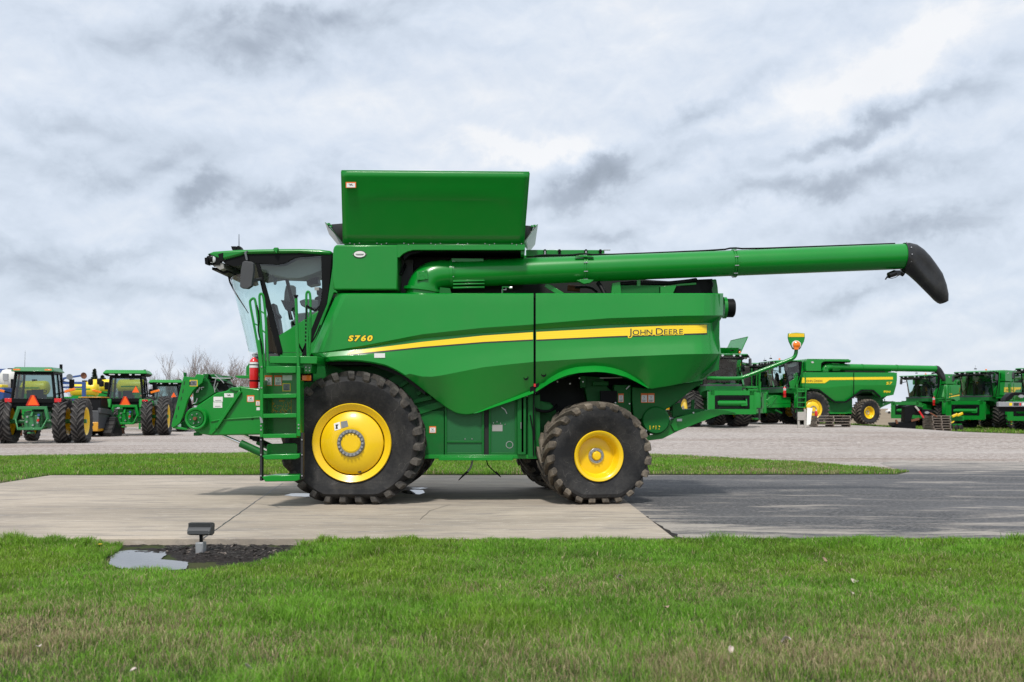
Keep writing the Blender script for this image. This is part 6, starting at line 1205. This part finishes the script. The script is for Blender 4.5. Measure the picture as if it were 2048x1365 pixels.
for x in (381.5, 423): 
    for z in (.024, .05): mb.cyl(Vector((fx(x, 1060).x, p.y-.085, zb+z)), Vector((fx(x, 1060).x, p.y-.09, zb+z)), .004, .003, 8)
mb.build('housing_screws', 'steel', o); mb = MB(); mb.tube([fx(404, 1074, .0), fx(410, 1070, .03), fx(412, 1066, .05)], .004, 6, 0, 1); mb.build('lamp_cord', 'black', fl)
# ---------------------------------------------------------------- trees on the skyline
MT['bark'] = mat('bare_bark', (.13, .11, .10), .9, var=.2); MT['twig'] = mat('bare_twigs', (.24, .20, .185), .9, var=.2); MT['needles'] = mat('evergreen_needles', (.022, .040, .018), .8, var=.4, vscale=1)
def bare_tree_meshes(seed, H, spread=.5, bushy=1.0):
    r = random.Random(seed); tr, cr = MB(), MB()
    def grow(p, d, L, rad_, lev, mb):
        pts = [p]; q = p; dd = d.copy()
        for i in range(3):
            dd = (dd+Vector((r.uniform(-.16, .16), r.uniform(-.16, .16), .05))).normalized(); q = q+dd*L/3; pts.append(q)
        mb.tube(pts, [rad_, rad_*.86, rad_*.72, rad_*.58], 5 if lev < 2 else 3)
        if lev >= 4: return
        n = (5 if lev == 0 else 4 if lev < 3 else 3)
        for k in range(int(n*bushy+.5)):
            t = r.uniform(.35, 1) if lev else r.uniform(.45, 1); i = min(2, int(t*3)); b = pts[i]+(pts[i+1]-pts[i])*(t*3-i)
            a = r.uniform(0, 6.28); side = Vector((math.cos(a), math.sin(a), 0)); nd = (dd*.75+side*(spread+r.uniform(0, .3))+Vector((0, 0, .3))).normalized()
            grow(b, nd, L*r.uniform(.5, .74), max(.012, rad_*.5), lev+1, cr)
        grow(pts[-1], dd, L*.7, max(.012, rad_*.55), lev+1, cr if lev else tr)
    grow(Vector((0, 0, -.2)), Vector((0, 0, 1)), H*.40, H*.016, 0, tr)
    return tr.mesh('trunk', 'bark', sharp=60), cr.mesh('crown', 'twig', sharp=None, recalc=False)
TV = [bare_tree_meshes(11, 9, .42), bare_tree_meshes(23, 9, .5), bare_tree_meshes(37, 9, .36), bare_tree_meshes(52, 7, .62, 1.1)]
def bare_tree(label, x, ytop, d, v, rot=0, wide=1.0):
    t = thing('bare_tree', label, 'tree', (0, 0, 0), 0, 'bare trees on the skyline'); a, b = TV[v]; inst('trunk', a, t); inst('crown', b, t)
    X = (x-CX)*d/F; zb = terr(X, d-CD); top = CH-(ytop-HY)*d/F; h = max(v_.co.z for v_ in b.vertices); s = (top-zb)/h; t.location = (X, d-CD, zb); t.scale = (s*wide, s*wide, s); t.rotation_euler = (0, 0, rot); return t
BT = [(335, 701, 132, 0, 'slim leafless tree at the left of the skyline cluster, above the tractors'), (383, 689, 138, 2, 'tallest leafless tree, standing directly above the feeder frame'), (415, 722, 150, 1, 'short leafless tree between the tallest one and the next'), (446, 696, 140, 1, 'broad leafless tree left of the red fire extinguisher'), (462, 706, 128, 3, 'bushy leafless tree close beside the broad one'), (478, 712, 150, 0, 'leafless tree showing just left of the windscreen'), (497, 703, 135, 2, 'leafless tree seen through the foot of the windscreen'), (404, 738, 170, 3, 'low bare bush under the tallest leafless tree'), (430, 735, 165, 3, 'low bare bush left of the feeder house top'), (300, 742, 190, 1, 'small faraway leafless tree over the third tractor'), (246, 741, 200, 3, 'small faraway leafless tree over the second tractor roof'), (215, 748, 210, 3, 'low leafless tree right of the evergreen'), (160, 752, 210, 1, 'low leafless tree left of the evergreen'), (360, 744, 180, 3, 'low leafless bush between the slim tree and the tallest one')]
for i, (x, yt, d, v, lab) in enumerate(BT): bare_tree(lab, x, yt, d, v, i*1.3, 1.0 if v != 3 else 1.25)
def evergreen(label, x, ytop, d, w):
    t = thing('evergreen_tree', label, 'tree', (0, 0, 0), 0, 'evergreens on the skyline'); X = (x-CX)*d/F; zb = terr(X, d-CD); H = CH-(ytop-HY)*d/F-zb; r = random.Random(int(x)); mb = MB(); mb.tube([(0, 0, -.2), (0, 0, H*.9)], [.16, .03], 8); mb.build('trunk', 'bark', t); mb = MB()
    for i in range(1500):
        h = r.random()**.8; rr = w*(1-h)**.75*(.35+.65*r.random())*(.8+.3*math.sin(h*40+r.random()*2)); a = r.uniform(0, 6.28); c = Vector((rr*math.cos(a), rr*math.sin(a), H*(.10+.9*h))); u = Vector((r.uniform(-1, 1), r.uniform(-1, 1), r.uniform(-.6, .3))).normalized()*r.uniform(.12, .30); v = u.cross(Vector((r.uniform(-1, 1), r.uniform(-1, 1), 1))).normalized()*r.uniform(.05, .12)
        mb.add([c-u-v, c+u-v*.3, c+u*1.1+v*.3, c-u+v], [(0, 1, 2, 3)])
    mb.build('crown', 'needles', t, sharp=None, recalc=False); t.location = (X, d-CD, zb); return t
evergreen('dark evergreen tree rising behind the yellow tanks', 189, 740, 150, 1.5); evergreen('small dark evergreen just right of the taller one', 205, 752, 160, 1.4); evergreen('faint evergreen far behind the second tractor', 222, 756, 175, 1.2)

def brush():
    r = random.Random(77); mb = MB()
    for i in range(5200):
        d = r.uniform(170, 250); x = r.uniform(-260, 640); k = mnoise.noise(Vector((x*.02, d*.02, 3)))
        if k < -.25 and r.random() < .7: continue
        X = (x-CX)*d/F; z = terr(X, d-CD); h = (1.2+3.4*r.random())*(.75+.7*k); a = r.uniform(-.35, .35); w = r.uniform(.010, .03)
        b = Vector((X, d-CD, z)); t = b+Vector((a*h, r.uniform(-.2, .2)*h, h)); s_ = Vector((w, 0, 0)); m = (b+t)/2+Vector((a*.1*h, 0, 0)); mb.add([b-s_, b+s_, m+s_*.8, m-s_*.8, t], [(0, 1, 2, 3), (3, 2, 4)])
        for q in range(3):
            f = r.uniform(.35, .9); p = b+(t-b)*f; e = p+Vector((r.uniform(-.5, .5)*h*.5, 0, r.uniform(.15, .4)*h*.6)); mb.add([p-s_*.5, p+s_*.5, e], [(0, 1, 2)])
    o = mb.build('distant_brush', 'twig', None, sharp=None, recalc=False); tag(o, 'band of leafless brush along the far edge of the field', None, None, 'stuff')
brush()
# ================================================================ grass blades
rng = np.random.default_rng(5)
def vnoise(x, y, s, seed):
    r = np.random.default_rng(seed); T = r.random((256, 256)); xx, yy = x/s+1000, y/s+1000; xi, yi = np.floor(xx).astype(int), np.floor(yy).astype(int); fx, fy = xx-xi, yy-yi; fx, fy = fx*fx*(3-2*fx), fy*fy*(3-2*fy)
    g = lambda a, b: T[a % 256, b % 256]
    return (g(xi, yi)*(1-fx)+g(xi+1, yi)*fx)*(1-fy)+(g(xi, yi+1)*(1-fx)+g(xi+1, yi+1)*fx)*fy
def fbm(x, y, s, seed, n=4): return sum(vnoise(x, y, s/2**i, seed+i)*.5**i for i in range(n))/sum(.5**i for i in range(n))
def inpoly(x, y, P):
    c = np.zeros(x.shape, bool); n = len(P)
    for i in range(n):
        x0, y0 = P[i]; x1, y1 = P[(i+1) % n]
        if y0 == y1: continue
        k = ((y0 > y) != (y1 > y)) & (x < (x1-x0)*(y-y0)/(y1-y0)+x0); c ^= k
    return c
def grass_mat():
    m, nt, b = nt_new('grass_blades'); a = add(nt, 'ShaderNodeAttribute'); a.attribute_name = 'tint'; nt.links.new(a.outputs['Color'], b.inputs['Base Color']); setin(b, Roughness=.55); b.inputs['Specular IOR Level'].default_value = .3
    tr = add(nt, 'ShaderNodeBsdfTranslucent'); nt.links.new(a.outputs['Color'], tr.inputs[0]); mx = add(nt, 'ShaderNodeMixShader'); mx.inputs[0].default_value = .35
    out = [n for n in nt.nodes if n.type == 'OUTPUT_MATERIAL'][0]; nt.links.new(b.outputs[0], mx.inputs[1]); nt.links.new(tr.outputs[0], mx.inputs[2]); nt.links.new(mx.outputs[0], out.inputs[0]); return m
MT['grass'] = grass_mat()
def blades(name, x, y, z, h, w, col, label, lean=.55):
    n = len(x); az = rng.random(n)*2*np.pi; la = rng.random(n)*lean+.12; face = rng.random(n)*2*np.pi
    dx, dy = np.cos(az)*la*h, np.sin(az)*la*h; wx, wy = np.cos(face)*w/2, np.sin(face)*w/2
    V = np.empty((n, 5, 3), np.float32)
    V[:, 0] = np.stack([x-wx, y-wy, z], 1); V[:, 1] = np.stack([x+wx, y+wy, z], 1)
    mx_, my_, mz = x+dx*.35, y+dy*.35, z+h*.6
    V[:, 2] = np.stack([mx_+wx*.8, my_+wy*.8, mz], 1); V[:, 3] = np.stack([mx_-wx*.8, my_-wy*.8, mz], 1); V[:, 4] = np.stack([x+dx, y+dy, z+h*(1-.28*la)], 1)
    me = bpy.data.meshes.new(name); nv = n*5; me.vertices.add(nv); me.vertices.foreach_set('co', V.reshape(-1))
    b = np.arange(n, dtype=np.int32)[:, None]*5; loops = (b+np.array([[0, 1, 2, 3, 3, 2, 4]], np.int32)).reshape(-1)
    me.loops.add(n*7); me.loops.foreach_set('vertex_index', loops); me.polygons.add(n*2)
    st = (np.arange(n, dtype=np.int32)[:, None]*7+np.array([[0, 4]], np.int32)).reshape(-1); me.polygons.foreach_set('loop_start', st)
    me.update(calc_edges=True)
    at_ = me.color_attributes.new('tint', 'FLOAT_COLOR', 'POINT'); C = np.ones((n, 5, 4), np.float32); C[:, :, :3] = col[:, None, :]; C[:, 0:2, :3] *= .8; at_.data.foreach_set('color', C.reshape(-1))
    me.materials.append(MT['grass']); o = bpy.data.objects.new(name, me); COL.objects.link(o); return tag(o, label, None, None, 'stuff')
GRN = np.array([.135, .310, .022]); GRN2 = np.array([.24, .42, .045]); DRK = np.array([.065, .175, .020]); STRAW = np.array([.56, .48, .28]); BRN = np.array([.30, .22, .125])
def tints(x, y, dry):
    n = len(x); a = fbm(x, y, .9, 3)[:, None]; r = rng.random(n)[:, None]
    c = DRK*(1-a)+GRN*a; b = fbm(x, y, .34, 8, 3)[:, None]; c = c*(1-r*.5)+GRN2*r*.5; c = c*(.86+.72*b); ol = np.clip((fbm(x, y, 1.1, 57, 3)[:, None]-.45)*2.2, 0, .55); c = c*(1-ol)+c*np.array([1.2, .86, .9])*ol; s = rng.random(n) < dry+.03; q = rng.random(n)[:, None]  # patchy brightness paints shadow variation between clumps into the blade colour
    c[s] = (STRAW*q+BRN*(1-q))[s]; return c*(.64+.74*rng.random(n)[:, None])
def lawn():
    N = 780000; d = 4.6+(11.3-4.6)*rng.random(N)**.80; u = rng.random(N)*2-1; x = u*(.56*d+1.6); y = d-CD
    e = np.interp(x, [p.x for p in edge], [p.y for p in edge]) if False else None
    P = [(p.x, p.y) for p in edge]+[(16, -15.5), (-16, -15.5)]
    wob = (fbm(x, y, .25, 91)-.5)*.16
    k = inpoly(x, y+wob, P) & (y < -3.66); x, y, d = x[k], y[k], d[k]
    cl = fbm(x, y, .16, 40, 2); k = rng.random(len(x)) < .35+.9*cl; x, y, d = x[k], y[k], d[k]
    # parched patches: broad, towards the front and right of the lawn
    near = np.clip((9.2-d)/3.5, 0, 1); pat = fbm(x, y, 1.2, 17)*1.1-.03+.62*np.exp(-(((x-2.2)/1.5)**2+((y+8.3)/.8)**2))+.42*np.exp(-(((x+2.6)/1.0)**2+((y+8.0)/.9)**2))+.25*np.exp(-(((x-1.0)/1.4)**2+((y+6.4)/.5)**2))
    dry = np.clip((pat-.47)*1.35, 0, .74)*(.10+.90*near)+.05
    dry = np.clip(dry*(.25+1.5*fbm(x, y, .28, 119, 3)), 0, .7); dry = np.where(y > -4.6, .03, dry)
    tall = np.clip((y+4.5)/.8, 0, 1); h = (.030+.045*fbm(x, y, .45, 60))*(.65+.7*rng.random(len(x)))+.016*tall*rng.random(len(x))
    tuft = fbm(x, y, .55, 71) > .60; h = np.where(tuft, h*1.35, h)*1.05*(.55+.9*fbm(x, y, .22, 77, 2)); w = .0024*d/5*(.6+.9*rng.random(len(x)))*np.where(rng.random(len(x)) < .08, 1.6, 1.0)
    zz = LZ0-.012+.040*np.clip((y+4.7)/.9, 0, 1)*np.where((x > -4.4) & (x < -2.05), 0, 1)
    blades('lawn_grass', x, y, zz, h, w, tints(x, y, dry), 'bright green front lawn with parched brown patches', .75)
lawn()
def island():
    P = ISL; out = []
    N = 330000; x = rng.uniform(-17, 9, N); y = rng.uniform(6.4, 16.6, N); k = inpoly(x, y+(fbm(x, y, .5, 33)-.5)*.5, P) & inpoly(x, y, P); x, y = x[k], y[k]
    cl = fbm(x, y, .5, 44, 3); k = rng.random(len(x)) < .3+.9*cl; x, y = x[k], y[k]
    dry = np.clip((fbm(x, y, 1.6, 27)-.46)*1.2, 0, .5)*np.where(x > 0, 1.3, .35)+np.where(y < 7.6, .22, 0)*(x > 1.5)+.03
    h = (.05+.05*fbm(x, y, .8, 29))*(.6+.8*rng.random(len(x))); h = h*np.where(x > 2, .75, 1.05)
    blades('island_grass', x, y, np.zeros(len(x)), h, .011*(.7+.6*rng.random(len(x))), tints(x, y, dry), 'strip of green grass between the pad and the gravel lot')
island()
def verge():
    N = 60000; x = rng.uniform(20, 60, N); y = rng.uniform(36, 60, N); k = inpoly(x, y, VER); x, y = x[k], y[k]; z = np.array([gz(a, b) for a, b in zip(x, y)])
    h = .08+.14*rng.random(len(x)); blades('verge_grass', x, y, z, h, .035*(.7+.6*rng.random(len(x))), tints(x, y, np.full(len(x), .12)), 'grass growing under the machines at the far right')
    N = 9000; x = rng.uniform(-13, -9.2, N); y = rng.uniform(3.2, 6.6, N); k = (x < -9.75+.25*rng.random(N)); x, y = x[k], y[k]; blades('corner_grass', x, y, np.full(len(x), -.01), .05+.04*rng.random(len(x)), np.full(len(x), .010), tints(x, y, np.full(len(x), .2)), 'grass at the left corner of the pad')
verge()
# small things lying in the grass
MT['leaf'] = mat('dead_leaf', (.34, .24, .17), .8, var=.3, vscale=30); MT['leaf_pale'] = mat('bleached_leaf', (.55, .47, .42), .8, var=.2, vscale=30); MT['petal'] = mat('dandelion_yellow', (.85, .58, .01), .6, var=.1)
LV = [(1572, 1284, .055, 'leaf_pale', 'pale curled leaf, the largest in the lawn, low on the right'), (1460, 1306, .045, 'leaf_pale', 'small bleached leaf left of the largest one'), (1704, 1186, .05, 'leaf_pale', 'whitish leaf standing on edge right of the lawn\'s middle'), (1710, 1165, .06, 'leaf_pale', 'thin pale leaf strip just above the whitish one'), (1650, 1124, .05, 'leaf', 'brown leaf below the asphalt edge'), (1334, 1217, .05, 'leaf', 'brown curled leaf in the parched grass at centre right'), (1240, 1156, .045, 'leaf_pale', 'flat pale leaf in the green grass left of the brown curled one'), (266, 1345, .03, 'leaf_pale', 'small pale leaf at the bottom of the lawn below the puddle'), (498, 1336, .05, 'leaf_pale', 'crumpled pale leaf at the bottom edge right of the other bottom leaf'), (78, 1295, .03, 'leaf_pale', 'upright straw-coloured leaf in the lower left corner'), (1240, 1162, .03, 'leaf', 'tiny brown scrap beside the flat pale leaf'), (1896, 1142, .05, 'leaf_pale', 'pale leaf near the right edge below the asphalt')]
for i, (x, y, s, m, lab) in enumerate(LV):
    p = G(x, y, -.03); s *= .75; r = random.Random(i); mb = MB(); rows = []
    for a in range(6):
        t = a/5; ww = math.sin(math.pi*(t*.9+.05))*.5; rows.append([Vector(((t-.5)*s*1.5, (b-2)/2*ww*s, .35*s*math.sin(t*4+i)+.5*s*abs(b-2)/2*(.5+.5*math.sin(i*2.1)))) for b in range(5)])
    mb.grid(rows); o = mb.build('fallen_leaf', m, None, sharp=None, solid=.001); o.location = (p.x, p.y, -.022); o.rotation_euler = (r.uniform(-.5, .5), r.uniform(-.3, .3), r.uniform(0, 6)); tag(o, lab, 'leaf', 'fallen leaves in the lawn')
for x, y, z, lab in ((199, 1092, -.06, 'yellow dandelion flower at the left end of the mulch bed'), (697, 1066, -.06, 'yellow dandelion at the lawn edge right of the mulch bed')):
    p = G(x, y+8, z); t = thing('dandelion', lab, 'flower', p, 0, 'dandelions'); mb = MB(); mb.tube([p, p+Vector((.005, 0, .052))], .0025, 5); mb.build('stem', 'turf', t); mb = MB(); c = p+Vector((.005, 0, .054))
    for k in range(26):
        a = k*2.4; rr = .024*(.55+.45*(k % 3)/2); u = Vector((math.cos(a), math.sin(a), .25)).normalized(); v = Vector((-math.sin(a), math.cos(a), 0))*.004; mb.add([c-v, c+v, c+u*rr+v, c+u*rr-v], [(0, 1, 2, 3)])
    mb.build('petals', 'petal', t, sharp=None, recalc=False)

def chips():
    P = [tuple(G(x, y, LZ0).xy) for x, y in bedpts]; mb = MB(); r = random.Random(8); X0, X1 = min(p[0] for p in P), max(p[0] for p in P); Y0, Y1 = min(p[1] for p in P), -3.66; n = 0
    while n < 3200:
        x, y = r.uniform(X0, X1), r.uniform(Y0, Y1)
        if not inpoly(np.array([x]), np.array([y]), P)[0]: continue
        h = bedh(x, y); n += 1
        if h < .004: continue
        z = LZ0+.004+h; L = r.uniform(.006, .022); w = L*r.uniform(.2, .5); a = r.uniform(0, 6.28); u = Vector((math.cos(a), math.sin(a), r.uniform(-.3, .5)))*L; v = Vector((-math.sin(a), math.cos(a), r.uniform(-.3, .3)))*w; c = Vector((x, y, z+.004))
        mb.add([c-u-v, c+u-v, c+u+v, c-u+v], [(0, 1, 2, 3)], 0 if r.random() < .8 else 1)
    o = mb.build('mulch_chips', ['chip', 'chip_pale'], None, sharp=None, recalc=False); tag(o, 'dark bark chips strewn over the mulch bed', None, None, 'stuff')
MT['chip'] = mat('bark_chip', (.035, .028, .024), .7, var=.6, vscale=60); MT['chip_pale'] = mat('bark_chip_pale', (.16, .13, .11), .8, var=.5, vscale=60)
chips()
